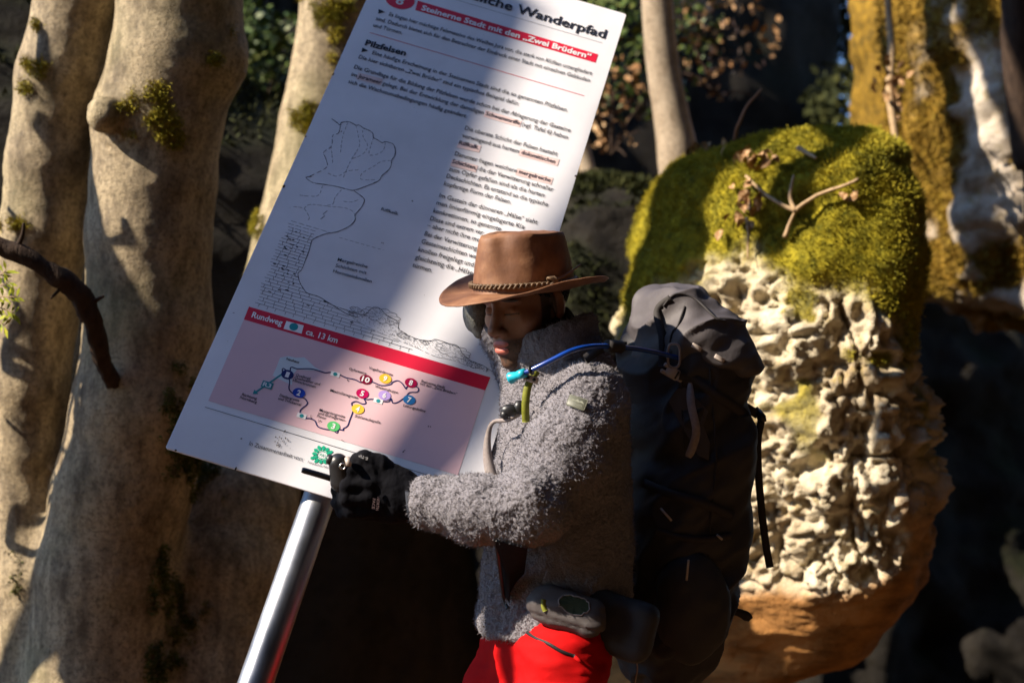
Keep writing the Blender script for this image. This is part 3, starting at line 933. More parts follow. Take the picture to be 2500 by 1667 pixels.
def plate(name, ring, w0, w1, mat, parent, inset=0.0):
    n = len(ring)
    c = np.mean(ring, 0)
    rings = [(ring, w0), (ring, w1)]
    if inset:
        small = [tuple(np.array(q) * (1 - inset / np.linalg.norm(q))) for q in ring]
        rings = [(small, w0), (ring, w0 + inset), (ring, w1 - inset), (small, w1)]
    v = [sign_pt(x, y, w) for rg, w in rings for x, y in rg]
    f = []
    for i in range(len(rings) - 1):
        for j in range(n):
            k = (j + 1) % n
            f.append((i * n + j, i * n + k, (i + 1) * n + k, (i + 1) * n + j))
    f += [tuple(range(n))[::-1], tuple((len(rings) - 1) * n + j for j in range(n))]
    return mesh(name, v, f, mat, parent, False)
BOARD = plate('board', rrect(SW / 2, SH / 2, 0.006), -0.0045, 0.0, M_BOARD, SG, 0.0008)
def flat(name, polys, w, mat, parent=None):
    m = MB()
    for p in polys:
        m.add([sign_pt(x / 1000, y / 1000, w) for x, y in p], [tuple(range(len(p)))])
    return m.build(name, mat, parent or BOARD, False)
def rect(u0, u1, v0, v1):
    return [(u0, v0), (u1, v0), (u1, v1), (u0, v1)]
def oval(c, rx, ry, n=28):
    return [(c[0] + rx * math.cos(2 * math.pi * k / n), c[1] + ry * math.sin(2 * math.pi * k / n)) for k in range(n)]
def stroke(pts, wd, dash=None, sm=5, jit=0.0):
    p = np.array(pts, float)
    if sm > 1 and len(p) > 2:
        p = smooth_path(p, (len(p) - 1) * sm + 1)
    elif dash:
        p = smooth_path(p, 60) if len(p) > 2 else p[0] + np.linspace(0, 1, 60)[:, None] * (p[-1] - p[0])
    t = np.gradient(p, axis=0)
    t /= np.linalg.norm(t, axis=1)[:, None] + 1e-9
    s = np.stack([-t[:, 1], t[:, 0]], 1) * wd / 2
    s = s * (1 + jit * rng.normal(0, 1, (len(p), 1)))
    out, acc = [], 0.0
    for i in range(len(p) - 1):
        L = np.linalg.norm(p[i + 1] - p[i])
        acc += L
        if dash and (acc % (dash[0] + dash[1])) > dash[0]:
            continue
        out.append([p[i] - s[i], p[i + 1] - s[i + 1], p[i + 1] + s[i + 1], p[i] + s[i]])
    return out
FONT_CACHE = {}
def text_mesh(s, off):
    k = (s, off)
    if k not in FONT_CACHE:
        cu = bpy.data.curves.new('t', 'FONT')
        cu.body = s
        cu.size = 1
        cu.offset = off
        cu.resolution_u = 2
        o = bpy.data.objects.new('t', cu)
        COL.objects.link(o)
        dg = bpy.context.evaluated_depsgraph_get()
        me = o.evaluated_get(dg).to_mesh()
        v = np.empty(len(me.vertices) * 3)
        me.vertices.foreach_get('co', v)
        f = [tuple(p.vertices) for p in me.polygons]
        o.evaluated_get(dg).to_mesh_clear()
        bpy.data.objects.remove(o)
        FONT_CACHE[k] = (v.reshape(-1, 3), f)
    return FONT_CACHE[k]
def text(name, s, a, b, size, off, mat, w=0.0015, parent=None):
    v, f = text_mesh(s, off)
    a, b = np.array(a, float), np.array(b, float)
    L = np.linalg.norm(b - a)
    e = (b - a) / L
    nrm = np.array([-e[1], e[0]])
    x0, x1 = v[:, 0].min(), v[:, 0].max()
    uv = a + (v[:, :1] - x0) / (x1 - x0) * L * e + v[:, 1:2] * size * nrm
    P = [sign_pt(x / 1000, y / 1000, w) for x, y in uv]
    return mesh(name, P, f, mat, parent or BOARD, False)
TEXT=[
  ('title', 'ndliche Wanderpfad', -97.5, 665.3, 287.1, 663.8) ,
  ('bar', 'Steinerne Stadt mit den \u201eZwei Br\u00fcdern\u201c', -181.7, 581.2, 267.4, 582.4) ,
  ('body', 'Es liegen hier m\u00e4chtige Felsmassive des Wei\u00dfen Jura vor, die stark von Kl\u00fcften untergliedert', -252.3, 531.5, 282.3, 531.4) ,
  ('body', 'sind. Dadurch bietet sich f\u00fcr den Betrachter der Eindruck einer Stadt mit einzelnen Geb\u00e4uden', -278.9, 505.8, 282.5, 507.4) ,
  ('body', 'und T\u00fcrmen.', -277.9, 482.2, -202.6, 483.8) ,
  ('body', 'Eine h\u00e4ufige Erscheinung in der Steinernen Stadt sind die so genannten Pilzfelsen.', -252.5, 394.9, 253.2, 393.8) ,
  ('body', 'Die hier sichtbaren \u201eZwei Br\u00fcder\u201c sind ein typisches Beispiel daf\u00fcr.', -279.5, 369.7, 134.1, 369.2) ,
  ('body', 'Die Grundlage f\u00fcr die Bildung der Pilzfelsen wurde schon bei der Ablagerung der Gesteine', -280.0, 335.0, 274.8, 334.4) ,
  ('body', 'im Jurameer gelegt. Bei der Entwicklung der damaligen Schwammriffe (vgl. Tafel 6) haben', -278.8, 310.4, 273.6, 311.2) ,
  ('body', 'sich die Wachstumsbedingungen h\u00e4ufig ge\u00e4ndert.', -278.7, 285.7, 24.2, 285.1) ,
  ('body', 'Die oberste Schicht der Felsen besteht', 29.1, 249.7, 261.8, 252.3) ,
  ('body', 'vorwiegend aus hartem dolomitischen', 29.3, 225.3, 262.7, 227.7) ,
  ('body', 'Riffkalk.', 28.3, 201.2, 77.7, 203.0) ,
  ('body', 'Darunter liegen weichere mergelreiche', 28.0, 166.2, 265.9, 169.8) ,
  ('body', 'Schichten, die der Verwitterung schneller', 28.8, 141.9, 278.3, 145.6) ,
  ('body', 'zum Opfer gefallen sind als die harten', 27.6, 117.6, 262.5, 122.1) ,
  ('body', 'Deckschichten. Es entstand so die typische', 27.9, 95.5, 277.3, 98.5) ,
  ('body', 'kopfartige Form der Felsen.', 28.5, 72.3, 192.4, 74.9) ,
  ('body', 'Im Gestein der d\u00fcnneren \u201eH\u00e4lse\u201c sieht', 27.7, 35.2, 266.6, 40.4) ,
  ('body', 'man linienf\u00f6rmig eingelagerte Kie', 27.7, 12.8, 240.8, 16.4) ,
  ('body', 'konkretionen, so genannte', 27.3, -11.4, 190.3, -7.7) ,
  ('body', 'Diese sind extrem ver', 26.7, -35.0, 154.0, -32.2) ,
  ('body', '\u2013 aber nicht ihre me', 25.8, -55.3, 151.8, -54.7) ,
  ('body', 'Bei der Verwitterung', 26.8, -80.4, 152.1, -79.2) ,
  ('body', 'Gesteinsschichten we', 26.2, -103.4, 157.0, -101.9) ,
  ('body', 'knollen freigelegt und', 25.9, -126.8, 157.5, -124.8) ,
  ('body', 'gleichzeitig die \u201eH\u00e4lse', 25.3, -149.5, 161.5, -147.5) ,
  ('body', 't\u00fcrmen.', 25.8, -172.2, 71.8, -171.9) ,
  ('label', 'Riffkalk', -87.9, -47.6, -46.4, -47.4) ,
  ('label', 'Mergelreiche', -137.4, -214.2, -68.1, -210.2) ,
  ('label', 'Schichten mit', -136.7, -230.8, -65.1, -227.0) ,
  ('label', 'Hornsteinknollen', -137.2, -247.0, -47.2, -244.3) ,
  ('head', 'Pilzfelsen', -278.6, 416.7, -173.6, 420.1) ,
  ('band', 'Rundweg', -266.4, -416.7, -197.3, -415.2) ,
  ('band', 'ca. 13 km', -141.8, -418.8, -70.0, -417.8) ,
  ('map', 'Neuhaus', -159.5, -492.9, -130.5, -492.5) ,
  ('map', 'Richtung', -218.3, -604.7, -185.4, -604.6) ,
  ('map', 'N\u00fcrnberg', -219.6, -612.6, -182.4, -612.9) ,
  ('map', 'Quelltopf,', -127.0, -523.3, -93.9, -522.9) ,
  ('map', 'Quellweiher und', -127.7, -530.8, -71.2, -528.8) ,
  ('map', 'Hinterbrunnen', -128.5, -537.9, -78.2, -537.7) ,
  ('map', 'Distlergrotte', -142.8, -581.4, -99.7, -580.2) ,
  ('map', 'und Trockental', -143.3, -589.1, -93.5, -588.6) ,
  ('map', 'Mysteriengrotte', -52.5, -587.3, 3.6, -586.0) ,
  ('map', 'und Eichelgarten-', -52.6, -594.7, 7.8, -593.5) ,
  ('map', 'Ponor', -52.6, -602.2, -33.0, -602.2) ,
  ('map', 'Opfersteine', -25.0, -472.2, 14.1, -471.8) ,
  ('map', 'Vogelherdgrotte', 14.6, -455.8, 68.9, -456.4) ,
  ('map', 'Weissingkuppe', 41.0, -494.8, 92.2, -493.7) ,
  ('map', 'Maximiliansgrotte', -45.8, -535.3, 16.0, -533.8) ,
  ('map', 'Steinerne Stadt', 131.4, -450.3, 184.7, -449.3) ,
  ('map', 'mit den \u201eZwei Br\u00fcdern\u201c', 131.0, -456.9, 214.4, -455.6) ,
  ('map', 'L\u00f6sungsdoline', 112.4, -519.0, 161.9, -518.0) ,
  ('map', 'Schlieraukapelle', 22.5, -576.6, 78.9, -575.0) ,
  ('foot', 'In Zusammenarbeit von:', -163.7, -709.3, -47.2, -708.9) ,
  ('tiny', 'Fr\u00e4nkischer Albvere', -35.7, -709.3, 18.4, -707.7) ,
]
TITLE_RULE = [[-106.7, 648.4], [284.3, 646.8]]
ELL8 = [[-241.8, 595.4], [-204.9, 598.7], [-237.2, 562.7]]
BAR = [[-198.5, 609.0], [282.9, 605.6], [282.7, 575.8], [-195.1, 575.8]]
TRI1 = [[-282.5, 544.5], [-264.5, 540.3], [-279.0, 528.4]]
TRI2 = [[-280.9, 407.0], [-264.9, 403.1], [-278.6, 391.8]]
RULE_RED = [[-279.3, 460.8], [280.3, 459.7]]
HL = [[-261.7, 312.1], [-204.6, 314.5], [64.8, 311.0], [151.1, 311.4], [29.5, 196.9], [78.0, 201.8], [176.1, 227.4], [267.5, 229.5], [29.7, 138.9], [87.1, 141.9], [184.0, 168.2], [266.8, 170.2]]
DASH = [[-153.2, -152.2], [-48.1, -150.6]]
TOPROCK = [[-279.8, 167.3], [-263.2, 160.1], [-253.8, 155.5], [-254.3, 164.8], [-238.6, 172.9], [-223.6, 170.4], [-218.9, 168.8], [-212.3, 172.7], [-200.0, 167.2], [-186.4, 165.6], [-174.1, 160.1], [-168.9, 148.7], [-159.0, 145.7], [-144.5, 141.1], [-138.5, 146.8], [-120.3, 147.0], [-110.0, 134.1], [-105.3, 115.9], [-108.0, 99.7], [-104.8, 86.4], [-106.2, 69.5], [-115.4, 49.8], [-117.6, 32.7], [-126.9, 21.5], [-144.1, 3.5], [-163.6, -14.6], [-178.0, -17.4], [-203.2, -18.5], [-230.0, -22.0], [-249.0, -25.9], [-264.2, -26.4], [-279.8, -18.1], [-267.9, -11.1]]
TOPLEFT = [[-253.2, 153.7], [-250.8, 131.0], [-261.3, 120.3], [-253.6, 89.8], [-265.0, 65.6], [-254.5, 49.9], [-244.3, 27.5], [-261.1, 1.8], [-275.7, -15.3]]
CR1 = [[-239.9, 169.0], [-239.2, 135.4], [-233.9, 103.9], [-228.3, 79.5]]
CR2 = [[-218.3, 167.0], [-204.8, 141.8], [-192.7, 112.9], [-197.2, 71.4], [-198.6, 44.7], [-198.2, 12.4]]
CR3 = [[-200.4, 160.3], [-191.2, 140.2], [-174.2, 119.9], [-178.0, 91.8], [-200.8, 66.8]]
CR4 = [[-168.9, 148.7], [-167.2, 122.5], [-165.1, 100.0]]
CR5 = [[-138.1, 145.6], [-135.5, 121.1], [-145.7, 104.0], [-160.9, 95.0]]
CR6 = [[-108.5, 98.2], [-129.8, 86.9], [-143.6, 65.3], [-160.9, 39.3], [-157.5, 21.1], [-127.4, 31.0]]
CR7 = [[-254.9, 89.3], [-242.7, 60.9], [-233.5, 38.1]]
CR8 = [[-236.2, 11.1], [-212.8, 10.1], [-194.8, 33.1], [-172.9, 44.5]]
ROCK2 = [[-163.1, -16.4], [-142.5, -24.7], [-132.4, -32.4], [-132.0, -49.3], [-133.7, -59.4], [-139.5, -80.3], [-134.9, -94.3], [-142.9, -115.8], [-162.8, -138.5], [-183.6, -151.0], [-200.4, -167.5], [-209.5, -180.0]]
R2A = [[-191.2, -23.6], [-198.2, -48.5], [-197.0, -67.0], [-208.0, -79.2], [-170.7, -69.9], [-149.9, -71.7], [-139.5, -80.3]]
R2B = [[-276.5, -71.2], [-253.1, -65.7], [-236.1, -56.2], [-235.8, -27.4]]
R2C = [[-279.1, -106.8], [-254.9, -104.1], [-236.1, -122.1], [-235.4, -131.1]]
R2D = [[-254.9, -104.1], [-245.4, -88.0], [-208.0, -79.2]]
R2E = [[-202.9, -91.2], [-209.0, -102.8], [-203.6, -107.0], [-209.7, -118.6]]
R2F = [[-176.3, -53.1], [-157.7, -48.1], [-144.3, -34.9]]
NECK = [[-209.5, -180.0], [-205.9, -209.0], [-205.1, -232.7], [-204.6, -262.3], [-208.7, -275.6], [-197.9, -295.3], [-182.9, -310.4], [-170.6, -317.6], [-146.3, -317.7], [-119.4, -325.4], [-97.7, -332.2], [-70.9, -339.9], [-46.8, -339.9]]
TALUS = [[-132.2, -323.0], [-106.1, -328.9], [-74.8, -330.0], [-37.4, -329.0], [-26.8, -308.9], [-8.2, -302.3], [8.8, -312.6], [39.3, -322.2], [48.1, -339.3], [88.7, -349.1], [121.2, -343.8], [129.4, -336.9], [153.2, -336.6], [184.8, -339.5], [196.7, -351.3], [222.5, -364.1], [246.7, -365.6], [272.8, -374.2]]
TALUSLOW = [[-69.4, -336.2], [-48.0, -348.9], [-10.9, -358.0], [24.9, -363.5], [74.1, -368.2], [95.3, -370.8], [141.8, -378.3], [184.9, -375.2], [233.8, -379.9]]
BRICKLEFT = [[-276.7, -142.0], [-278.5, -193.0], [-280.1, -229.9], [-277.9, -276.8], [-278.8, -321.3], [-275.4, -363.6], [-276.2, -381.1]]
BRICKBOT = [[-278.7, -367.7], [-147.7, -369.9], [50.9, -351.1]]
BRICKTOPDASH = [[-276.7, -142.0], [-162.4, -139.6]]
BRICKRIGHT2 = [[-106.1, -328.9], [-67.0, -343.5], [-10.3, -359.8], [46.8, -367.8], [90.3, -376.5]]
PANEL = [[-280.3, -392.7], [271.8, -389.0], [269.2, -636.9], [-279.2, -638.6]]
BARLOW = [[-279.4, -427.3], [269.7, -423.9]]
BOX = [[-191.4, -400.3], [-152.3, -398.5], [-149.9, -420.0], [-190.8, -421.2]]
DOT = [[-171.6, -409.3]]
WHITE = [[-173.3, -491.8], [-158.4, -482.0], [-142.0, -480.9], [-124.3, -474.0], [-109.9, -481.5], [-95.3, -489.9], [-78.9, -493.9], [-129.3, -507.5], [-133.3, -524.3], [-127.0, -546.9], [-146.3, -544.0], [-173.3, -538.1], [-172.7, -516.8]]
ROUTE = [[-157.1, -522.9], [-158.5, -514.5], [-141.7, -519.5], [-143.9, -508.7], [-140.0, -505.4], [-129.9, -505.8], [-103.0, -496.5], [-83.3, -495.5], [-70.0, -495.5], [-58.3, -490.6], [-38.3, -490.3], [-24.3, -492.4], [-4.8, -490.7], [9.4, -493.1], [19.3, -487.7], [33.2, -484.1], [53.8, -485.8], [71.0, -476.9], [73.8, -470.1], [83.3, -463.0], [94.6, -466.8], [106.1, -477.0], [106.1, -471.7], [113.8, -464.0], [123.7, -463.7], [131.6, -467.5], [130.9, -476.2], [116.1, -482.4], [110.3, -495.9], [99.0, -513.0], [89.0, -518.3], [82.8, -509.1], [80.4, -517.5], [68.5, -521.5], [45.9, -523.6], [34.2, -528.4], [27.4, -528.0], [35.2, -536.7], [28.5, -541.6], [14.7, -539.9], [6.9, -546.4], [8.6, -551.4], [14.9, -562.4], [15.3, -586.5], [15.3, -601.4], [8.7, -611.0], [11.2, -613.8], [0.4, -615.6], [0.0, -624.2], [-10.8, -621.2], [-26.3, -623.6], [-42.9, -622.9], [-53.3, -611.7], [-65.3, -610.2], [-74.3, -612.5], [-85.2, -609.6], [-89.5, -601.8], [-88.9, -594.1], [-81.3, -578.4], [-91.2, -568.7], [-102.7, -568.8], [-119.0, -565.0], [-129.9, -557.4], [-134.4, -539.9], [-141.0, -530.8]]
BOXES = [[-48.8, -492.0], [58.3, -523.9], [-83.4, -610.0]]
NUMS = [[-144.3, -526.2], [-106.8, -560.0], [-12.3, -611.8], [23.5, -556.5], [20.8, -517.8], [67.1, -506.8], [120.5, -500.0], [111.6, -459.0], [56.2, -467.3], [17.4, -483.0]]
NUMR = [[-144.3, -526.2], [-131.1, -525.8], [-143.4, -536.2]]
ARROW = [[-155.3, -528.0], [-192.1, -586.3], [-196.5, -592.3]]
R3 = [[-176.2, -563.8]]
FOOTRULE = [[-280.2, -654.5], [249.0, -656.5]]
FLOWER = [[-13.5, -682.2], [6.2, -681.0]]
BLUE = [[135.1, -664.8], [169.5, -664.1], [169.8, -682.9], [136.1, -683.4]]
DIRT = [[-102.7, -679.7]]
SPOTS = [[-45.0, -610.0], [178.8, -546.7], [147.7, -621.9], [-67.0, -605.2], [-105.3, -658.7], [-19.3, -497.2], [-184.0, -700.9], [-306.8, -419.4], [17.5, -637.3]]
SPOT1 = [[-25.8, 0.7], [-55.9, -133.9], [-245.4, 138.4]]

STY = {'title': ('title_text', 43, 0.022, M_INK), 'bar': ('heading_text', 25, 0.028, M_LIGHT), 'body': ('paragraph_text', 18.5, 0.008, M_INK), 'label': ('figure_label', 13, 0.008, M_INK), 'head': ('subheading_text', 27, 0.03, M_INK),
       'band': ('band_text', 21, 0.02, M_LIGHT), 'map': ('place_name', 9.2, 0.012, M_INK), 'foot': ('footer_text', 14, 0.0, M_INK), 'tiny': ('caption_text', 6.5, 0.0, M_INK)}
# coloured fields first, then lines, then lettering, each a hair above the last
flat('red_heading_bar', [BAR], 0.0006, M_RED)
flat('red_band', [[PANEL[0], PANEL[1], BARLOW[1], BARLOW[0]]], 0.0006, M_RED)
pk = flat('pink_map_panel', [[BARLOW[0], BARLOW[1], PANEL[2], PANEL[3]]], 0.0006, M_PINK)
flat('number_badge', [oval(ELL8[0], 38, 32)], 0.0006, M_RED)
text('badge_number', '8', (-250, 578), (-230, 578), 40, 0.02, M_LIGHT)
flat('map_field', [WHITE], 0.0010, M_PALE, pk)
hl = []
for k in range(0, len(HL), 2):
    a, b = HL[k], HL[k + 1]
    hl.append([(a[0] - 3, a[1] - 6), (b[0] + 3, b[1] - 6), (b[0] + 3, b[1] + 15), (a[0] - 3, a[1] + 15)])
for q in hl:
    flat('word_highlight', [q], 0.0008, M_HL)
flat('title_rule', stroke(TITLE_RULE, 0.9, sm=1), 0.0008, M_INK)
flat('red_rule', stroke(RULE_RED, 1.5, sm=1), 0.0008, M_RED)
flat('footer_rule', stroke(FOOTRULE, 1.1, sm=1), 0.0008, M_INK)
flat('bullet', [TRI1], 0.0009, M_INK)
flat('bullet', [TRI2], 0.0009, M_INK)
for g_, s, x0, y0, x1, y1 in TEXT:
    nm, size, off, mt = STY[g_]
    text(nm, s, (x0, y0), (x1, y1), size, off, mt)
# circular-walk sign in the red band
flat('trail_mark', [BOX], 0.0009, M_LIGHT)
flat('trail_mark_dot', [oval(DOT[0], 9.5, 9.5)], 0.0013, M_TEAL)
# route map
flat('route_line', stroke(ROUTE, 2.6, sm=3), 0.0012, M_NAVY, pk)
for c in BOXES:
    flat('trail_mark', [rect(c[0] - 10, c[0] + 10, c[1] - 5.5, c[1] + 5.5)], 0.0014, M_LIGHT, pk)
    flat('trail_mark_dot', [oval(c, 4.4, 4.4)], 0.0018, M_TEAL, pk)
NC = [(0.012, 0.02, 0.13), (0.012, 0.05, 0.4), (0.10, 0.50, 0.16), (0.85, 0.55, 0.05), (0.5, 0.0, 0.09), (0.42, 0.30, 0.66), (0.02, 0.16, 0.42), (0.33, 0.0, 0.05), (0.85, 0.50, 0.04), (0.22, 0.0, 0.03)]
for k, (c, col) in enumerate(zip(NUMS, NC)):
    flat('stop_badge', [oval(c, 13.5, 11.5)], 0.0016, simple('badge_ink', col, None, 9, 0.45, 0.3, 0), pk)
    hw = 8.5 if k == 9 else 4.0
    text('stop_number', str(k + 1), (c[0] - hw, c[1] - 6.4), (c[0] + hw, c[1] - 6.4), 18, 0.03, M_LIGHT, 0.0021, pk)
a0, a1, a2 = [np.array(q, float) for q in ARROW]
e_ = (a2 - a0) / np.linalg.norm(a2 - a0)
n_ = np.array([-e_[1], e_[0]])
flat('direction_arrow', [[a0 + n_ * 2, a1 + n_ * 2, a1 - n_ * 2, a0 - n_ * 2], [a1 + n_ * 7, a2 - e_ * -2, a1 - n_ * 7]], 0.0012, M_TEAL, pk)
c = np.array(R3[0])
flat('route_plate', [rect(c[0] - 12, c[0] + 12, c[1] - 8, c[1] + 8)], 0.0016, M_TEAL, pk)
text('route_number', 'R3', (c[0] - 9, c[1] - 5), (c[0] + 9, c[1] - 5), 14, 0.015, M_LIGHT, 0.0021, pk)
# rock section drawing
ln = []
ln += stroke(TOPROCK, 1.5, jit=0.25)
ln += stroke(TOPLEFT, 1.2, (14, 4), jit=0.2)
for q in (CR1, CR2, CR3, CR4, CR5, CR6, CR7, CR8):
    ln += stroke(q, 0.8, (9, 5), sm=12)
ln += stroke(ROCK2, 1.5, jit=0.25)
for q in (R2A, R2B, R2C, R2D, R2F):
    ln += stroke(q, 0.8, (9, 4), sm=12)
ln += stroke(R2E, 1.3, sm=1)
ln += stroke(NECK, 1.3, jit=0.2)
ln += stroke(TALUS, 1.1, jit=0.2)
ln += stroke(TALUSLOW, 0.7, (10, 3), sm=10)
flat('rock_drawing', ln, 0.0008, M_INK)
flat('dashed_line', stroke(DASH, 0.9, (8, 5), sm=1), 0.0008, M_INK)
bl = np.array(BRICKLEFT)
nk = np.array(NECK + BRICKRIGHT2[1:])
bk = []
v = -146.0
row = 0
while v > -384:
    ul = np.interp(-v, -bl[:, 1], bl[:, 0]) + rng.uniform(-1, 9)
    ur = np.interp(-v, np.maximum.accumulate(-nk[:, 1]), nk[:, 0]) if v < -150 else -175
    step = 8.6
    dsh = (14, 4) if row < 3 else None
    bk += stroke([(ul, v), (ur, v + rng.uniform(-0.5, 0.5))], 0.8, dsh, sm=1)
    u = ul + rng.uniform(6, 22)
    while row > 1 and u < ur - 3:
        bk += stroke([(u, v), (u + rng.uniform(-1.2, 1.2), v - step)], 0.8, sm=1)
        u += rng.uniform(17, 27)
    row += 1
    v -= step
flat('brick_drawing', bk, 0.0008, M_INK)['kind'] = 'stuff'
nod = []
for k in range(34):
    v = rng.uniform(-310, -160) if k < 26 else rng.uniform(-370, -320)
    ul = np.interp(-v, -bl[:, 1], bl[:, 0])
    ur = np.interp(-v, np.maximum.accumulate(-nk[:, 1]), nk[:, 0])
    c = (rng.uniform(ul + 12, ur - 6), v)
    nod.append(oval(c, rng.uniform(2.5, 4.5), rng.uniform(0.9, 1.6), 10))
flat('nodule_drawing', nod, 0.0010, M_INK)['kind'] = 'stuff'
sp = []
tl, tb = np.array(TALUS), np.array(TALUSLOW)
for k in range(620):
    u = rng.uniform(-75, 262)
    a, b = np.interp(u, tl[:, 0], tl[:, 1]), np.interp(u, tb[:, 0], tb[:, 1])
    sp.append(oval((u, b + (a - b) * rng.random() ** 0.7), 0.75, 0.75, 5))
flat('scree_drawing', sp, 0.0009, M_INK)['kind'] = 'stuff'
for cx, cy, rx, ry, nb in ((0, -318, 38, 15, 11), (175, -352, 36, 13, 10), (-58, -322, 12, 5, 7), (60, -352, 12, 5, 7), (110, -352, 9, 4, 6), (228, -371, 14, 6, 6)):
    ring = [(cx + rx * (1 + 0.16 * abs(math.sin(t * nb / 2))) * math.cos(t), cy + ry * (1 + 0.3 * abs(math.sin(t * nb / 2))) * math.sin(t)) for t in np.linspace(0, 2 * math.pi, 70)]
    bo = stroke(ring, 0.9, sm=1)
    for j in range(nb):
        t = 2 * math.pi * j / nb
        bo += stroke([(cx + rx * 0.98 * math.cos(t), cy + ry * 0.98 * math.sin(t)), (cx + rx * 0.35 * math.cos(t + 0.3), cy + ry * 0.3 * math.sin(t + 0.3))], 0.6, sm=1)
    flat('boulder_drawing', bo, 0.0010, M_INK)
# club emblem: a ring of green thistle leaves round an oval
fl = []
fc = np.array(FLOWER[0])
for k in range(12):
    t = 2 * math.pi * k / 12 + 0.15
    d, s = np.array([math.cos(t), math.sin(t)]), np.array([-math.sin(t), math.cos(t)])
    L = rng.uniform(20, 25)
    prof = [(11, 1.5), (13.5, 3.6), (15, 2.4), (17.5, 4.6), (19, 3.0), (L - 2, 3.4), (L + 1, 0.6)]
    ring = [fc + d * r + s * w for r, w in prof] + [fc + d * r - s * w for r, w in prof[::-1]]
    fl.append([tuple(q) for q in ring])
flat('club_emblem', fl, 0.0009, M_GREEN)
flat('emblem_ring', stroke(oval(fc, 11.5, 9) + [oval(fc, 11.5, 9)[0]], 1.4, sm=1), 0.0012, M_GREEN)
text('emblem_letters', 'FAV', (fc[0] - 7.5, fc[1] - 3.5), (fc[0] + 7.5, fc[1] - 3.5), 9.5, 0.0, M_GREEN)
flat('blue_logo', [BLUE], 0.0009, M_BLUE)
flat('logo_strokes', [rect(139, 142, -680, -668), rect(146, 150, -681, -674), rect(146, 158, -672, -669), rect(155, 160, -682, -674), rect(163, 166, -681, -667)], 0.0013, M_PALE)
# dirt and chips
dr = []
for c, n, s in ((DIRT[0], 26, 9), (SPOTS[0], 3, 2), (SPOTS[1], 2, 1.5), (SPOTS[2], 3, 2), (SPOTS[3], 3, 2), (SPOTS[4], 2, 2), (SPOTS[5], 2, 1.2), (SPOTS[6], 2, 1.4), (SPOTS[7], 2, 1), (SPOTS[8], 2, 1), (SPOT1[0], 2, 1.5), (SPOT1[1], 2, 1.2), (SPOT1[2], 2, 1.2)):
    for k in range(n):
        q = (c[0] + rng.normal(0, s * 1.3), c[1] + rng.normal(0, s))
        dr.append(oval(q, rng.uniform(0.5, 1.7), rng.uniform(0.5, 2.6), 6))
for k in range(60):
    q = (rng.uniform(-315, 315), rng.uniform(-760, 760))
    dr.append(oval(q, rng.uniform(0.3, 0.7), rng.uniform(0.3, 0.8), 5))
flat('dirt_specks', dr, 0.0019, M_DIRT)['kind'] = 'stuff'
for u, v_ in ((-320, 95), (-320.5, 300), (-319, -60), (-300, -767), (-170, -768), (60, -767), (320, 210)):
    flat('edge_chip', [oval((u, v_), rng.uniform(1.5, 3.0), rng.uniform(2, 5), 7)], 0.0006, M_DIRT)
# pole, clamps and rail behind the board
M_STEEL, nt, b_ = nmat('galvanised_steel', 0.34, 0.5)
b_.inputs['Metallic'].default_value = 1.0
t_ = tex(nt, 'Noise', 30, 6, 0.6, stretch=(1, 1, 0.2))
nt.links.new(ramp(nt, t_.outputs[0], ((0.3, (0.27, 0.28, 0.30)), (0.7, (0.42, 0.43, 0.46)))), b_.inputs['Base Color'])
t2 = tex(nt, 'Noise', 12, 5)
nt.links.new(ramp(nt, t2.outputs[0], ((0.3, (0.34,) * 3), (0.7, (0.5,) * 3))), b_.inputs['Roughness'])
pt = sign_pt(-0.025, -0.30, -0.052)
pb0 = at(772, 1232, 0) 
def pole_at(px_, py_):           # point of the plane 52 mm behind the board seen at a pixel
    r = V(px_, py_, 1.0)
    o = ST + SR[:, 2] * 0.052
    return toW(r * ((SR[:, 2] @ o) / (SR[:, 2] @ r)))
pa, pb = pole_at(774, 1230), pole_at(624, 1667)
dp = (pa - pb) / np.linalg.norm(pa - pb)
base = pb - dp * ((pb[2] + 0.15) / dp[2])
SG.location = base
PW[SG.name] = Matrix.Translation(Vector(base))
for ch in SG.children:
    ch.matrix_parent_inverse = PW[SG.name].inverted()
topp = pa + dp * 0.55
mesh('pole', *tube(np.linspace(base, topp, 30), 0.034, 40), M_STEEL, SG)
for s in (0.06, 0.42):
    c = pa + dp * s
    u_ = dirW(SR[:, 0][None])[0]
    mesh('clamp', *tube([c - dp * 0.018, c + dp * 0.018], 0.039, 32), M_STEEL, SG)
    v_, f_ = box(c + dirW(-SR[:, 2][None])[0] * 0.040, u_, dirW(SR[:, 1][None])[0], dirW(SR[:, 2][None])[0], 0.16, 0.018, 0.006, 0.002)
    mesh('rail', v_, f_, M_STEEL, SG)

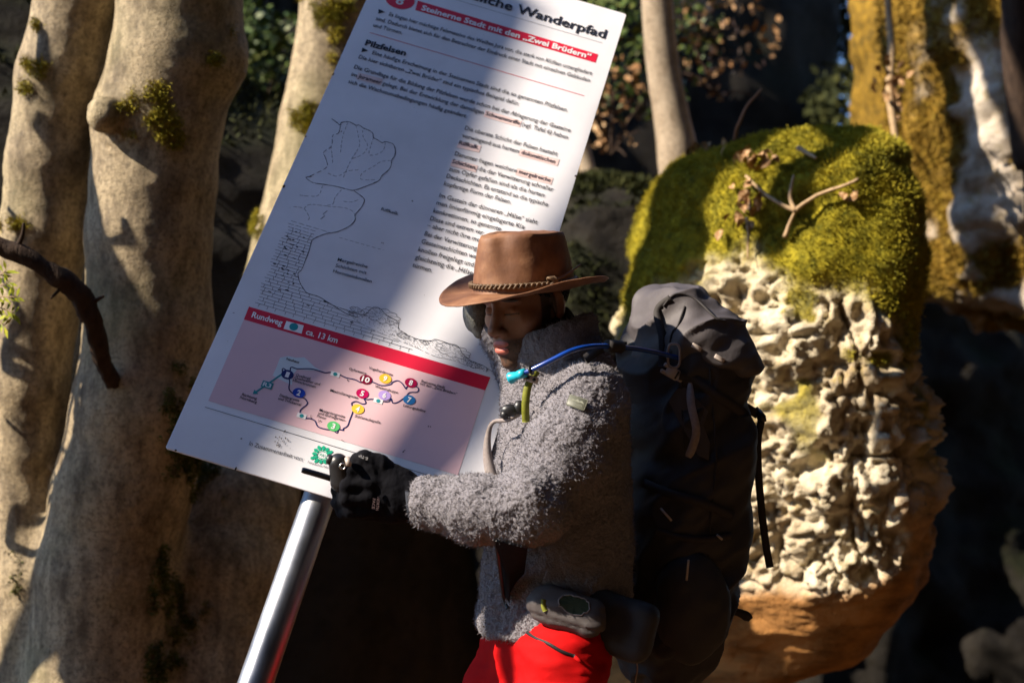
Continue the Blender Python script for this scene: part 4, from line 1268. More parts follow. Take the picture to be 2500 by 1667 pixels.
# ================================================================== PERSON
# modelled in view-aligned space: x right, y up, z away; then turned into the world
PE = root('person', at(1380, 2290, 3.0), 'man in brown hat and grey fleece with red trousers, leaning on the sign', 'person')
def skin_mat():
    m, nt, b = nmat('skin', 0.48, 0.35)
    a = attr(nt, 'col')
    t = tex(nt, 'Noise', 160, 3)
    nt.links.new(mix(nt, 0.18, a.outputs['Color'], ramp(nt, t.outputs[0], W01), 'OVERLAY'), b.inputs['Base Color'])
    b.inputs['Subsurface Weight'].default_value = 0.12
    b.inputs['Subsurface Radius'].default_value = (0.012, 0.005, 0.003)
    b.inputs['Subsurface Scale'].default_value = 0.5
    t2 = tex(nt, 'Noise', 420, 3)
    bump(nt, b, t2.outputs[0], 0.25, 0.0012)
    return m
M_SKIN = skin_mat()
def fleece_mat(name, c1, c2):
    m, nt, b = nmat(name, 0.95, 0.1)
    vo = tex(nt, 'Voronoi', 210)
    n = tex(nt, 'Noise', 30, 3)
    base = ramp(nt, vo.outputs['Distance'], ((0.15, c1), (0.75, c2)))
    base = mix(nt, ramp(nt, n.outputs[0], ((0.3, (0, 0, 0)), (0.7, (0.35,) * 3))), base, tuple(x * 0.7 for x in c2))
    nt.links.new(base, b.inputs['Base Color'])
    b.inputs['Sheen Weight'].default_value = 0.25
    b.inputs['Sheen Roughness'].default_value = 0.6
    f = tex(nt, 'Noise', 380, 4, 0.7)
    n1 = bump(nt, b, vo.outputs['Distance'], 0.6, 0.003)
    bump(nt, b, f.outputs[0], 0.7, 0.003, n1)
    return m
M_FLEECE = fleece_mat('grey_sherpa_fleece', (0.33, 0.31, 0.335), (0.18, 0.168, 0.19))
M_TROU = simple('red_trouser_cloth', (0.46, 0.002, 0.003), (0.36, 0.0015, 0.002), 30, 0.8, 0.12, 0.25, 0.0015, 500)
M_BLACK = simple('black_knit', (0.012, 0.012, 0.015), (0.007, 0.007, 0.010), 90, 0.9, 0.2, 0.5, 0.002, 300)
M_GLOVE = simple('black_glove_cloth', (0.0045, 0.0045, 0.007), (0.003, 0.003, 0.005), 80, 0.85, 0.1, 0.4, 0.0015, 400)
M_GGREY = simple('grey_glove_cloth', (0.24, 0.245, 0.22), (0.12, 0.122, 0.115), 120, 0.95, 0.1, 0.8, 0.003, 250)

def basis(psi, pitch, roll=0.0):
    """forward, left, up of a figure turned psi from facing the viewer towards image left"""
    p = math.radians(psi)
    F0 = np.array([-math.sin(p), 0, -math.cos(p)])
    L = np.array([math.cos(p), 0, -math.sin(p)])
    U0 = np.array([0, 1.0, 0])
    a = math.radians(pitch)
    F = math.cos(a) * F0 - math.sin(a) * U0
    U = math.sin(a) * F0 + math.cos(a) * U0
    r = math.radians(roll)
    L, U = math.cos(r) * L + math.sin(r) * U, -math.sin(r) * L + math.cos(r) * U
    return np.stack([L, F, U], 1)
HB = basis(43, 13, 0)
HO = V(1290, 741, 3.05)
def head_sdf(q):
    ax = np.abs(q[:, 0])
    s = q.copy()
    s[:, 0] = ax
    d = ell(q, (0, -0.012, 0.045), (0.076, 0.098, 0.096))
    d = smin(d, ell(q, (0, 0.042, -0.02), (0.061, 0.058, 0.085)), 0.03)
    d = smin(d, ell(q, (0, 0.042, -0.078), (0.052, 0.050, 0.042)), 0.025)
    d = smin(d, ell(q, (0, 0.084, -0.110), (0.020, 0.016, 0.015)), 0.02)
    d = smin(d, ell(s, (0.045, 0.062, -0.022), (0.020, 0.022, 0.018)), 0.02)
    d = smin(d, ell(s, (0.028, 0.087, 0.026), (0.027, 0.013, 0.009)), 0.012)
    d = ssub(d, ell(s, (0.033, 0.104, 0.004), (0.019, 0.016, 0.011)), 0.012)
    d = smin(d, ell(s, (0.032, 0.080, 0.002), (0.0155, 0.0145, 0.0125)), 0.004)
    d = smin(d, caps(q, (0, 0.094, 0.018), (0, 0.117, -0.030), 0.0075, 0.011), 0.012)
    d = smin(d, ell(q, (0, 0.119, -0.036), (0.0125, 0.012, 0.011)), 0.008)
    d = smin(d, ell(s, (0.0135, 0.106, -0.041), (0.0085, 0.011, 0.0085)), 0.005)
    d = ssub(d, ell(s, (0.0065, 0.112, -0.049), (0.004, 0.006, 0.004)), 0.003)
    d = smin(d, ell(q, (0, 0.083, -0.070), (0.033, 0.024, 0.026)), 0.016)
    d = smin(d, ell(q, (0, 0.1015, -0.066), (0.022, 0.0095, 0.0060)), 0.005)
    d = smin(d, ell(q, (0, 0.1010, -0.080), (0.020, 0.0100, 0.0078)), 0.005)
    d = ssub(d, ell(q, (0, 0.113, -0.0725), (0.021, 0.012, 0.0016)), 0.0025)
    d = smin(d, ell(s, (0.076, -0.010, -0.004), (0.009, 0.019, 0.032)), 0.006)
    d = ssub(d, ell(s, (0.086, -0.006, 0.0), (0.006, 0.010, 0.018)), 0.005)
    d = smin(d, caps(q, (0, -0.026, -0.05), (0, -0.055, -0.22), 0.056, 0.062), 0.03)
    return d
hv, hf = nets(head_sdf, (-0.1, -0.13, -0.24), (0.1, 0.145, 0.155), 0.0034)
hv, hf = subdiv(hv, hf, 1)
sx = np.abs(hv[:, 0])
col = np.tile(np.array([0.185, 0.082, 0.042]), (len(hv), 1))
col *= (1 + 0.10 * fbm(hv, 40, 3, 7))[:, None]
def paint(mask, c):
    global col
    col = col * (1 - mask[:, None]) + np.array(c) * mask[:, None]
beard = sstep(-0.052, -0.062, hv[:, 2] + 0.25 * np.maximum(0, 0.06 - hv[:, 1])) * sstep(-0.16, -0.12, hv[:, 2]) * sstep(-0.01, 0.03, hv[:, 1])
paint(0.95 * beard * (0.75 + 0.25 * sstep(-0.3, 0.5, fbm(hv, 300, 2, 4))), (0.035, 0.022, 0.016))
side = sstep(0.02, -0.01, hv[:, 1]) * sstep(-0.05, -0.02, hv[:, 2]) * sstep(0.012, 0.022, hv[:, 1] + 0.02)
paint(0.9 * sstep(0.030, 0.022, np.abs(hv[:, 1] - 0.018) * 1.6) * sstep(-0.055, -0.04, hv[:, 2]) * sstep(0.05, 0.06, sx), (0.012, 0.009, 0.008))
lip = np.maximum(ell(hv, (0, 0.106, -0.0655), (0.021, 0.010, 0.0058)) < 0.0012, ell(hv, (0, 0.105, -0.0800), (0.019, 0.011, 0.0072)) < 0.0012).astype(float)
paint(lip * 0.95, (0.40, 0.115, 0.085))
brow = (ell(np.stack([sx, hv[:, 1], hv[:, 2] + 0.10 * (sx - 0.032)], 1), (0.033, 0.094, 0.027), (0.025, 0.016, 0.0045)) < 0).astype(float)
paint(brow * 0.95, (0.012, 0.009, 0.008))
lash = (np.abs(hv[:, 2] + 0.004) < 0.0016) * (np.abs(sx - 0.032) < 0.016) * (hv[:, 1] > 0.075)
paint(lash.astype(float) * 0.9, (0.01, 0.008, 0.007))
body = mesh('body', toW(hv @ HB.T + HO), hf, M_SKIN, PE, col=col)
# knitted cap under the hat
def beanie_sdf(q):
    d = np.maximum(ell(q, (0, -0.012, 0.045), (0.080, 0.102, 0.100)), q[:, 2] - 0.074)
    cut = (0.030 - 0.10 * np.minimum(0, q[:, 1] - 0.05) * -1.0)
    pl = -(q[:, 2] - (0.036 - 0.36 * np.maximum(0, 0.075 - q[:, 1])))
    d = np.maximum(d, pl)
    return np.maximum(d, -ell(q, (0, -0.012, 0.040), (0.076, 0.098, 0.096)))
v, f = nets(beanie_sdf, (-0.1, -0.13, -0.05), (0.1, 0.11, 0.17), 0.004)
mesh('knit_cap', toW(v @ HB.T + HO), f, M_BLACK, PE)

# ---- hat
def leather(name, c1, c2, c3):
    m, nt, b = nmat(name, 0.62, 0.3)
    t = tex(nt, 'Noise', 9, 5, 0.6)
    t2 = tex(nt, 'Noise', 42, 5, 0.65)
    base = ramp(nt, t.outputs[0], ((0.32, c1), (0.5, c2), (0.68, c3)))
    base = mix(nt, ramp(nt, t2.outputs[0], ((0.45, (0, 0, 0)), (0.75, (0.5,) * 3))), base, c1)
    nt.links.new(base, b.inputs['Base Color'])
    t3 = tex(nt, 'Noise', 240, 4)
    n1 = bump(nt, b, t2.outputs[0], 0.25, 0.004)
    bump(nt, b, t3.outputs[0], 0.2, 0.001, n1)
    return m
M_HAT = leather('brown_oiled_leather', (0.09, 0.037, 0.019), (0.16, 0.070, 0.034), (0.26, 0.13, 0.066))
M_BRAID = simple('braided_leather', (0.16, 0.10, 0.055), (0.06, 0.035, 0.02), 90, 0.6)
KB = basis(54, 8, -4)
KO = V(1280, 703, 3.05) 
NA = 120
th = np.linspace(0, 2 * math.pi, NA, endpoint=False)      # 0 = front
cy_, cx_ = np.cos(th), np.sin(th)                         # forward, left
cr_f, cr_l = 0.117, 0.098
prof = []
for t in np.linspace(1, 0, 14):                            # brim edge -> crown base
    r_f, r_l = cr_f + 0.074 * t, cr_l + 0.070 * t
    z = 0.026 * np.abs(cx_) ** 2.2 * t ** 1.6 - 0.016 * np.maximum(cy_, 0) ** 2 * t - 0.004 * np.maximum(-cy_, 0) ** 2 * t + 0.003 * np.sin(3 * th + 1) * t
    prof.append(np.stack([cx_ * r_l, cy_ * r_f, z], 1))
Hc = 0.116
for t in np.linspace(0.06, 1, 14):                         # crown wall
    k = 1 - 0.17 * t ** 1.5
    pinch = 0.028 * t ** 1.2 * np.exp(-((np.abs(th - math.pi) - math.pi + 0.62) / 0.34) ** 2)
    hgt = Hc * (1 + 0.05 * np.cos(th - 0.4)) * t
    prof.append(np.stack([cx_ * (cr_l * k - pinch), cy_ * (cr_f * k - pinch * 0.4), hgt], 1))
edge = prof[-1]
for t in np.linspace(0.93, 0.04, 10):                      # rolled rim of the crown and the dent in its top
    q = edge.copy()
    q[:, :2] *= t
    dip = 0.030 * sstep(1.0, 0.45, np.abs(t * cx_) * 1.15 + 0.25 * t) 
    q[:, 2] = edge[:, 2] + 0.007 * math.sin(math.pi * (1 - t)) * (t > 0.5) - dip
    prof.append(q)
hv = np.concatenate(prof)
nP = len(prof)
hf = gridfaces(nP, NA, True) + [tuple((nP - 1) * NA + j for j in range(NA))]
N = vnormals(hv, [q for q in hf if len(q) == 4])
if N[NA * 20][2] < 0 and False:
    N = -N
hv = hv + N * (0.0016 * fbm(hv, 22, 3, 5) + 0.003 * fbm(hv, 9, 2, 6))[:, None]
back = hv - N * 0.0028 * np.sign(np.sum(N * (hv - np.array([0, 0, 0.03])), 1).mean())
k = len(hv)
allv = np.concatenate([hv, back])
allf = [tuple(q) for q in hf] + [tuple(i + k for i in q[::-1]) for q in hf] + [(j, j + k, (j + 1) % NA + k, (j + 1) % NA) for j in range(NA)]
HAT = mesh('hat', toW(allv @ KB.T + KO), allf, M_HAT, PE)
bands = MB()
tt = np.linspace(0, 2 * math.pi, 260)
for j in range(3):
    ph = tt * 22 + j * 2 * math.pi / 3
    rr = 0.0035 + 0.0028 * np.cos(ph)
    P = np.stack([np.sin(tt) * (cr_l * 0.995 + rr), np.cos(tt) * (cr_f * 0.995 + rr), 0.013 + 0.0042 * np.sin(2 * ph) + 0.004 * np.cos(tt)], 1)
    bands.add(*tube(toW(P @ KB.T + KO), 0.0026, 6, False))
bands.build('hat_band', M_BRAID, HAT)
kn = MB()
kc = np.array([cr_l + 0.006, 0.004, 0.020])
for j in range(4):
    a = np.linspace(0, 2 * math.pi, 14)
    P = kc + np.stack([0.006 * np.cos(a + j), (0.010 - 0.001 * j) * np.sin(a), 0.010 * np.sin(a + j * 0.9) * 0.7], 1)
    kn.add(*tube(toW(P @ KB.T + KO), 0.0026, 6, False))
for e in ((0.004, -0.085, 0.024), (0.002, -0.065, 0.010)):
    P = smooth_path([kc, kc + np.array([0.004, -0.03, 0.004]), kc + np.array(e)], 14)
    P[:, 0] -= np.linspace(0, 0.012, 14)
    kn.add(*tube(toW(P @ KB.T + KO), 0.002, 6))
kn.build('band_knot', M_BRAID, HAT)
pc = np.array([0.0835, 0.024, 0.045])
mesh('hat_pin', *tube(toW(np.array([pc + [0, 0.012, -0.002], pc + [0.003, 0.01, 0], pc + [0.003, -0.012, 0.003], pc + [0, -0.014, 0.003]]) @ KB.T + KO), 0.0018, 8), simple('pin_metal', (0.5, 0.45, 0.36), None, 60, 0.35, 0.5, 0, metal=1.0), HAT)

# ---- fleece jacket
TB = basis(66, 0, 0)
pel, wai, che, nck = V(1345, 1560, 3.06), V(1345, 1430, 3.07), V(1368, 1080, 3.09), V(1358, 905, 3.08)
shL, elL, wrL = V(1436, 985, 2.93), V(1294, 1232, 2.81), V(1052, 1232, 2.855)
shR, elR, wrR = V(1295, 975, 3.22), V(1262, 915, 3.15), V(1208, 815, 3.12)
def torso_sdf(p, grow=0.0):
    # elliptical stack between pelvis and neck
    ys = np.array([pel[1] - 0.05, wai[1], che[1] - 0.08, che[1] + 0.02, (che[1] + nck[1]) / 2 + 0.015, nck[1] - 0.01, nck[1] + 0.035])
    y = p[:, 1]
    t = np.clip((y - pel[1]) / (nck[1] - pel[1]), 0, 1)
    cen = pel[None] + t[:, None] * (nck - pel)[None] + np.array([0.01, 0, 0]) * np.sin(math.pi * t)[:, None]
    r = p - cen
    l = r @ TB[:, 0]
    f = r @ TB[:, 1]
    a = np.interp(y, ys, [0.185, 0.172, 0.185, 0.195, 0.170, 0.10, 0.075]) + grow
    b = np.interp(y, ys, [0.165, 0.160, 0.148, 0.142, 0.120, 0.085, 0.070]) + grow
    q = np.sqrt((l / a) ** 2 + (f / b) ** 2)
    d = (q - 1) * np.minimum(a, b)
    return np.maximum(d, np.maximum(y - (nck[1] + 0.02), (pel[1] + 0.02) - y))
hem_n = np.array([0.52, 0.80, 0.0])
hem_p = V(1165, 1535, 3.0)
def jacket_sdf(p):
    d = torso_sdf(p)
    d = smin(d, chain(p, [(shL, 0.088), ((shL + elL) / 2 + np.array([0.012, -0.005, 0]), 0.083), (elL, 0.074)], 0.02), 0.045)
    d = smin(d, chain(p, [(elL, 0.074), ((elL + wrL) / 2 + np.array([0, -0.006, 0]), 0.066), (wrL, 0.056)], 0.02), 0.02)
    d = smin(d, chain(p, [(shR, 0.080), (elR, 0.055)], 0.02), 0.04)
    d = smin(d, chain(p, [(elR, 0.052), (wrR, 0.030)]), 0.02)
    # standing collar: thick ring round the neck, open above
    c = V(1352, 868, 3.075)
    ax = np.array([-0.30, 0.95, -0.05])
    ax /= np.linalg.norm(ax)
    r = p - c
    h = r @ ax
    rad = np.linalg.norm(r - h[:, None] * ax, axis=1)
    ring = np.maximum(np.abs(rad - (0.098 - 0.10 * h)) - 0.017, np.abs(h) - 0.062)
    d = smin(d, ring, 0.022)
    d = np.maximum(d, -((p - hem_p) @ hem_n))
    # opening of the neck
    d = np.maximum(d, -caps(p, c + ax * 0.14, c - ax * 0.03, 0.082, 0.074))
    return d
jv, jf = nets(jacket_sdf, (-0.22, -0.68, 2.66), (0.30, 0.10, 3.42), 0.0085)
jv, jf = subdiv(jv, jf, 1)
JN = vnormals(jv, jf)
# folds, mostly at the elbow and along the sleeve, then the nubbly pile
fold = 0.009 * fbm(jv * np.array([1.0, 1.0, 1.0]), 11, 3, 12)
ed = np.linalg.norm(jv - elL - np.array([-0.03, 0.03, -0.05]), axis=1)
fold += 0.008 * np.sin(70 * ((jv - elL) @ np.array([0.75, 0.66, 0]))) * np.exp(-(ed / 0.09) ** 2)
jv = jv + JN * fold[:, None]
jv, jf = subdiv(jv, jf, 1)
JN = vnormals(jv, jf)
jq = jv + 0.004 * np.stack([vnoise(jv, 70, 1), vnoise(jv, 70, 2), vnoise(jv, 70, 3)], 1)
d1, d2 = worley(jq, 150, 3)
mat_ = 0.55 + 0.6 * sstep(-0.5, 0.5, fbm(jv, 9, 3, 77))
jv = jv + JN * (mat_ * 0.0034 * (0.55 - d1) + 0.0018 * fbm(jv, 120, 3, 14) + 0.002 * fbm(jv, 38, 2, 15))[:, None]
JK = mesh('fleece_jacket', toW(jv), jf, M_FLEECE, PE)
# a dark far-side collar tuft shows past the chin through the same mesh; loose fibres on the near sleeve and shoulder
JW, JNW = toW(jv), dirW(JN)
sel = np.where((JNW @ (-AF) > -0.15))[0]
sel = rng.choice(sel, 60000, replace=False)
n = len(sel)
D = JNW[sel] + rng.normal(0, 0.55, (n, 3))
D /= np.linalg.norm(D, axis=1)[:, None]
S = np.cross(D, rng.normal(0, 1, (n, 3)))
S /= np.linalg.norm(S, axis=1)[:, None]
Ln = rng.uniform(0.0025, 0.0065, n)[:, None]
B0 = JW[sel] - JNW[sel] * 0.001
bend = rng.normal(0, 0.0016, (n, 3))
v = np.stack([B0 - S * 0.0007, B0 + S * 0.0007, B0 + D * Ln * 0.6 + S * 0.0006 + bend, B0 + D * Ln + bend * 1.6], 1).reshape(-1, 3)
fl_ = mesh('fleece_pile', v, np.arange(n)[:, None] * 4 + np.arange(4)[None], M_FLEECE, JK, False)
fl_['kind'] = 'stuff'
# sleeve patch
def near_surface(pts, N_, px_, py_, off=0.003):
    a, b, c = spx(pts)
    q = np.argmin((a - px_) ** 2 + (b - py_) ** 2 + 3e4 * (c - 2.6))
    return pts[q] + N_[q] * off
JWs, JNs = JW[::3], JNW[::3]
pc = [near_surface(JWs, JNs, x, y, 0.005) for x, y in ((1391, 952), (1442, 972), (1426, 1002), (1378, 985))]
cen = np.mean(pc, 0)
nrm = np.cross(pc[1] - pc[0], pc[3] - pc[0])
nrm /= np.linalg.norm(nrm)
if nrm @ AF > 0:
    nrm = -nrm
M_PATCH = simple('grey_rubber_patch', (0.15, 0.155, 0.12), (0.11, 0.115, 0.09), 60, 0.5, 0.4, 0.2, 0.001)
eu = (pc[1] - pc[0] + pc[2] - pc[3]) / 2
hu = np.linalg.norm(eu) / 2
eu /= 2 * hu
ev = np.cross(nrm, eu)
PCH = mesh('sleeve_patch', *box(cen + nrm * 0.002, eu, ev, nrm, hu * 0.98, hu * 0.62, 0.0016, 0.002), M_PATCH, JK)
def onpatch(pts):
    return [cen + nrm * 0.0040 + eu * x * hu + ev * y * hu for x, y in pts]
M_PEAK = simple('patch_relief', (0.30, 0.31, 0.25), None, 60, 0.5)
mesh('mountain_emblem', onpatch([(-0.7, 0.0), (-0.45, 0.22), (-0.25, 0.12), (0.0, 0.34), (0.2, 0.16), (0.45, 0.26), (0.75, 0.0), (0.4, 0.08), (0.1, 0.02), (-0.3, 0.06)]), [tuple(range(10))], M_PEAK, PCH, False)
m = MB()
for k in range(6):
    x = -0.1 + k * 0.13
    m.add(onpatch([(x, -0.36), (x + 0.05, -0.36), (x + 0.05, -0.2), (x, -0.2)]), [(0, 1, 2, 3)])
m.build('patch_stitches', M_PEAK, PCH, False)

# dark lining where the front hangs open, and the front zip
M_LINING = simple('black_lining', (0.010, 0.010, 0.012), None, 60, 0.9, 0.1)
pl = [near_surface(JWs, JNs, x, y, 0.004) for x, y in ((1206, 1348), (1240, 1352), (1285, 1372), (1278, 1400), (1256, 1420), (1243, 1450), (1236, 1478), (1222, 1455), (1212, 1420), (1204, 1385))]
mesh('open_front', [np.mean(pl, 0) - AF * 0.004] + [q - AF * 0.002 for q in pl], [(0, i + 1, (i + 1) % len(pl) + 1) for i in range(len(pl))], M_LINING, JK)
mesh('front_zip', *ribbon(smooth_path([near_surface(JWs, JNs, x, y, 0.004) for x, y in ((1203, 1345), (1206, 1400), (1216, 1445), (1232, 1485))], 16), 0.007, 0.002, -AF), simple('zip_teeth', (0.02, 0.02, 0.022), None, 200, 0.4, 0.5), JK)
# a black tube scarf fills the collar
v, f = nets(lambda q: np.maximum(caps(q, (0, -0.03, -0.075), (0, -0.055, -0.2), 0.078, 0.085), -caps(q, (0, -0.026, -0.02), (0, -0.05, -0.3), 0.060, 0.060)), (-0.12, -0.17, -0.25), (0.12, 0.1, 0.02), 0.006)
N = vnormals(v, f)
v = v + N * (0.004 * fbm(v * np.array([1, 1, 2.5]), 22, 3, 4))[:, None]
mesh('tube_scarf', toW(v @ HB.T + HO), f, M_BLACK, PE)
# ---- trousers and boots
hipL, hipR = V(1378, 1610, 2.92), V(1265, 1600, 3.14)
footL = toV(np.array([0.16, 2.92, 0.09]))
footR = toV(np.array([-0.22, 3.22, 0.09]))
kneeL = (hipL + footL) / 2 + TB[:, 1] * 0.06
kneeR = (hipR + footR) / 2 + TB[:, 1] * 0.06
def trouser_sdf(p):
    d = torso_sdf(p, -0.02)
    d = ell(p - pel - np.array([0, -0.03, 0]), (0, 0, 0), (0.130, 0.14, 0.160))
    d = smin(d, chain(p, [(hipL, 0.098), (kneeL, 0.075), (footL + np.array([0, 0.06, 0.01]), 0.062)], 0.03), 0.04)
    d = smin(d, chain(p, [(hipR, 0.095), (kneeR, 0.075), (footR + np.array([0, 0.06, 0.01]), 0.062)], 0.03), 0.04)
    return d
v, f = nets(trouser_sdf, (-0.42, -1.62, 2.55), (0.45, -0.45, 3.5), 0.017)
v, f = subdiv(v, f, 1)
N = vnormals(v, f)
v = v + N * (0.010 * fbm(v * np.array([0.6, 1.8, 0.6]), 9, 3, 33) + 0.005 * fbm(v * np.array([0.5, 2.4, 0.5]), 24, 3, 34))[:, None]
TR = mesh('trousers', toW(v), f, M_TROU, PE)
TW, TNW = toW(v), dirW(vnormals(v, f))
M_ZIP = simple('black_zip', (0.012, 0.012, 0.014), None, 80, 0.6)
zp = smooth_path([near_surface(TW, TNW, x, y, 0.0012) for x, y in ((1255, 1512), (1290, 1535), (1335, 1560), (1375, 1582), (1400, 1600))], 24)
mesh('pocket_zip', *ribbon(zp, 0.007, 0.001, -AF), M_ZIP, TR)
mesh('zip_pull', *tube([zp[-1] - AF * 0.004, zp[-1] - AF * 0.006 + AX * 0.018 - AU * 0.014], 0.0035, 8), M_TROU, TR)
M_BOOT = simple('brown_boot_leather', (0.08, 0.05, 0.03), None, 30, 0.7)
for ft in (footL, footR):
    w0 = toW(ft[None])[0]
    fw = dirW(TB[:, 1][None])[0]
    fw[2] = 0
    fw /= np.linalg.norm(fw)
    ctr = w0 + fw * 0.05
    def boot(p):
        a = w0 - fw * 0.03
        d = chain(p, [(a + np.array([0, 0, 0.16]), 0.055), (a + np.array([0, 0, 0.02]), 0.052)])
        d = smin(d, chain(p, [(a + np.array([0, 0, -0.03]), 0.048), (a + fw * 0.19 + np.array([0, 0, -0.04]), 0.042)]), 0.03)
        return np.maximum(d, 0.0 - p[:, 2])
    v, f = nets(boot, ctr - np.array([0.24, 0.24, 0.12]), ctr + np.array([0.24, 0.24, 0.2]), 0.012)
    mesh('boot', v, f, M_BOOT, PE)

# ---- gloves
gp = lambda x, y, d, r: (V(x, y, d), r * d / FPX)
def glove_sdf(p):
    d = chain(p, [gp(1066, 1234, 2.860, 50), gp(1010, 1222, 2.870, 50), gp(965, 1205, 2.880, 56)], 0.01)
    d = smin(d, chain(p, [gp(965, 1192, 2.875, 54), gp(905, 1172, 2.875, 48)]), 0.02)
    d = smin(d, chain(p, [gp(955, 1225, 2.880, 54), gp(900, 1225, 2.880, 46)]), 0.02)
    fs = [[gp(915, 1155, 2.855, 24), gp(856, 1150, 2.845, 21), gp(836, 1168, 2.890, 19)],
          [gp(908, 1180, 2.845, 24), gp(848, 1184, 2.840, 22), gp(826, 1196, 2.890, 20)],
          [gp(905, 1212, 2.845, 24), gp(848, 1216, 2.840, 21), gp(826, 1226, 2.890, 19)],
          [gp(908, 1242, 2.855, 22), gp(858, 1246, 2.850, 19), gp(836, 1250, 2.890, 17)]]
    for q in fs:
        d = smin(d, chain(p, q, 0.004), 0.006)
    d = smin(d, chain(p, [gp(990, 1180, 2.870, 26), gp(925, 1132, 2.860, 25), gp(890, 1118, 2.855, 20), gp(868, 1122, 2.855, 17)], 0.006), 0.012)
    return d
v, f = nets(glove_sdf, V(800, 1310, 2.86) - np.array([0, 0, 0.12]), V(1130, 1080, 2.86) + np.array([0, 0, 0.12]), 0.0045)
v, f = subdiv(v, f, 1)
N = vnormals(v, f)
v = v + N * (0.0012 * fbm(v, 60, 3, 3) + 0.0016 * fbm(v * np.array([2, 0.7, 1]), 30, 2, 4))[:, None]
GL = mesh('glove', toW(v), f, M_GLOVE, PE)
GL['label'] = 'black glove gripping the bottom of the sign'
GW, GN = toW(v), dirW(N)
M_PRINT = simple('white_print', (0.55, 0.55, 0.58), None, 60, 0.6, 0.3, 0)
M_PRINTR = simple('faded_print', (0.16, 0.11, 0.12), None, 60, 0.6, 0.3, 0)
def text_on(name, s, c, eu, ev, wd, hg, mat, parent, off=0.01):
    v, f = text_mesh(s, off)
    x0, x1 = v[:, 0].min(), v[:, 0].max()
    P = c + ((v[:, :1] - (x0 + x1) / 2) / (x1 - x0) * wd) * eu + (v[:, 1:2] - 0.35) / 0.7 * hg * ev
    return mesh(name, P, f, mat, parent, False)
c = near_surface(GW, GN, 886, 1112, 0.002) - AF * 0.002
q = -(AX * 0.93 - AU * 0.36)
text_on('fingertip_text', 'E-TIP', c, q, np.cross(-AF, q), 0.019, 0.0055, M_PRINT, GL)
c = near_surface(GW, GN, 922, 1232, 0.002) - AF * 0.003
for k, s in enumerate(('NORTH', 'FACE')):
    text_on('glove_text', s, c - AX * (0.008 * k - 0.004), -AU * 0.98 - AX * 0.1, np.cross(-AF, -AU * 0.98 - AX * 0.1), 0.026 if k == 0 else 0.021, 0.0055, M_PRINTR, GL)
mesh('wrist_strap', *ribbon(smooth_path([near_surface(GW, GN, x, y, 0.002) for x, y in ((998, 1192), (1000, 1215), (1002, 1240), (1006, 1265))], 12), 0.018, 0.003, -AF), simple('strap_grey', (0.03, 0.035, 0.05), None, 80, 0.7), GL)
# the far hand, only its rounded grey back shows beside the face
def glove2_sdf(p):
    d = ell(p, V(1162, 765, 3.12), (0.026, 0.042, 0.028))
    for x, y in ((1152, 738), (1145, 756), (1147, 776), (1154, 794)):
        d = smin(d, chain(p, [(V(1178, y + 3, 3.125), 0.012), (V(x, y, 3.12), 0.012), (V(x + 6, y + 3, 3.105), 0.010)]), 0.012)
    d = smin(d, chain(p, [(V(1182, 802, 3.12), 0.014), (V(1170, 814, 3.11), 0.012)]), 0.01)
    return d
v, f = nets(glove2_sdf, V(1100, 850, 3.12) - np.array([0, 0, 0.06]), V(1225, 690, 3.12) + np.array([0, 0, 0.08]), 0.004)
G2 = mesh('glove', toW(v), f, M_GGREY, PE)
G2['label'] = 'grey knit glove on the far hand, beside the face'

# ================================================================== BACKPACK
BP = root('backpack', at(1600, 1690, 3.25), 'tall black trekking backpack with hanging straps on the man\'s back', 'backpack')
def nylon(name, c1, c2, rough=0.62):
    m, nt, b = nmat(name, rough, 0.35)
    n = tex(nt, 'Noise', 12, 4)
    nt.links.new(ramp(nt, n.outputs[0], ((0.3, c1), (0.7, c2))), b.inputs['Base Color'])
    w = tex(nt, 'Noise', 700, 2)
    w2 = tex(nt, 'Noise', 26, 4, 0.6)
    n1 = bump(nt, b, w2.outputs[0], 0.3, 0.006)
    bump(nt, b, w.outputs[0], 0.3, 0.001, n1)
    return m
M_NYL = nylon('black_nylon', (0.032, 0.028, 0.030), (0.020, 0.018, 0.020))
M_NYL2 = nylon('charcoal_nylon', (0.075, 0.066, 0.07), (0.048, 0.042, 0.045))
M_WEB = simple('black_webbing', (0.03, 0.026, 0.026), None, 150, 0.7, 0.3, 0.4, 0.001, 900)
M_WEBG = simple('grey_webbing', (0.26, 0.22, 0.21), (0.19, 0.16, 0.155), 120, 0.7, 0.3, 0.4, 0.001, 900)
M_PLAST = simple('grey_plastic', (0.40, 0.34, 0.30), (0.32, 0.27, 0.24), 60, 0.4, 0.45, 0.05, 0.0005)
M_PLASTB = simple('black_plastic', (0.015, 0.015, 0.017), None, 60, 0.4, 0.45, 0.05, 0.0005)
M_TUBE = simple('blue_tube', (0.004, 0.045, 0.28), (0.003, 0.03, 0.2), 30, 0.25, 0.5, 0)
M_VALVE = simple('turquoise_rubber', (0.01, 0.38, 0.50), (0.008, 0.30, 0.42), 30, 0.35, 0.5, 0)
M_LIME = simple('lime_webbing', (0.20, 0.21, 0.02), (0.12, 0.13, 0.012), 80, 0.6)
PB = basis(66, 0)
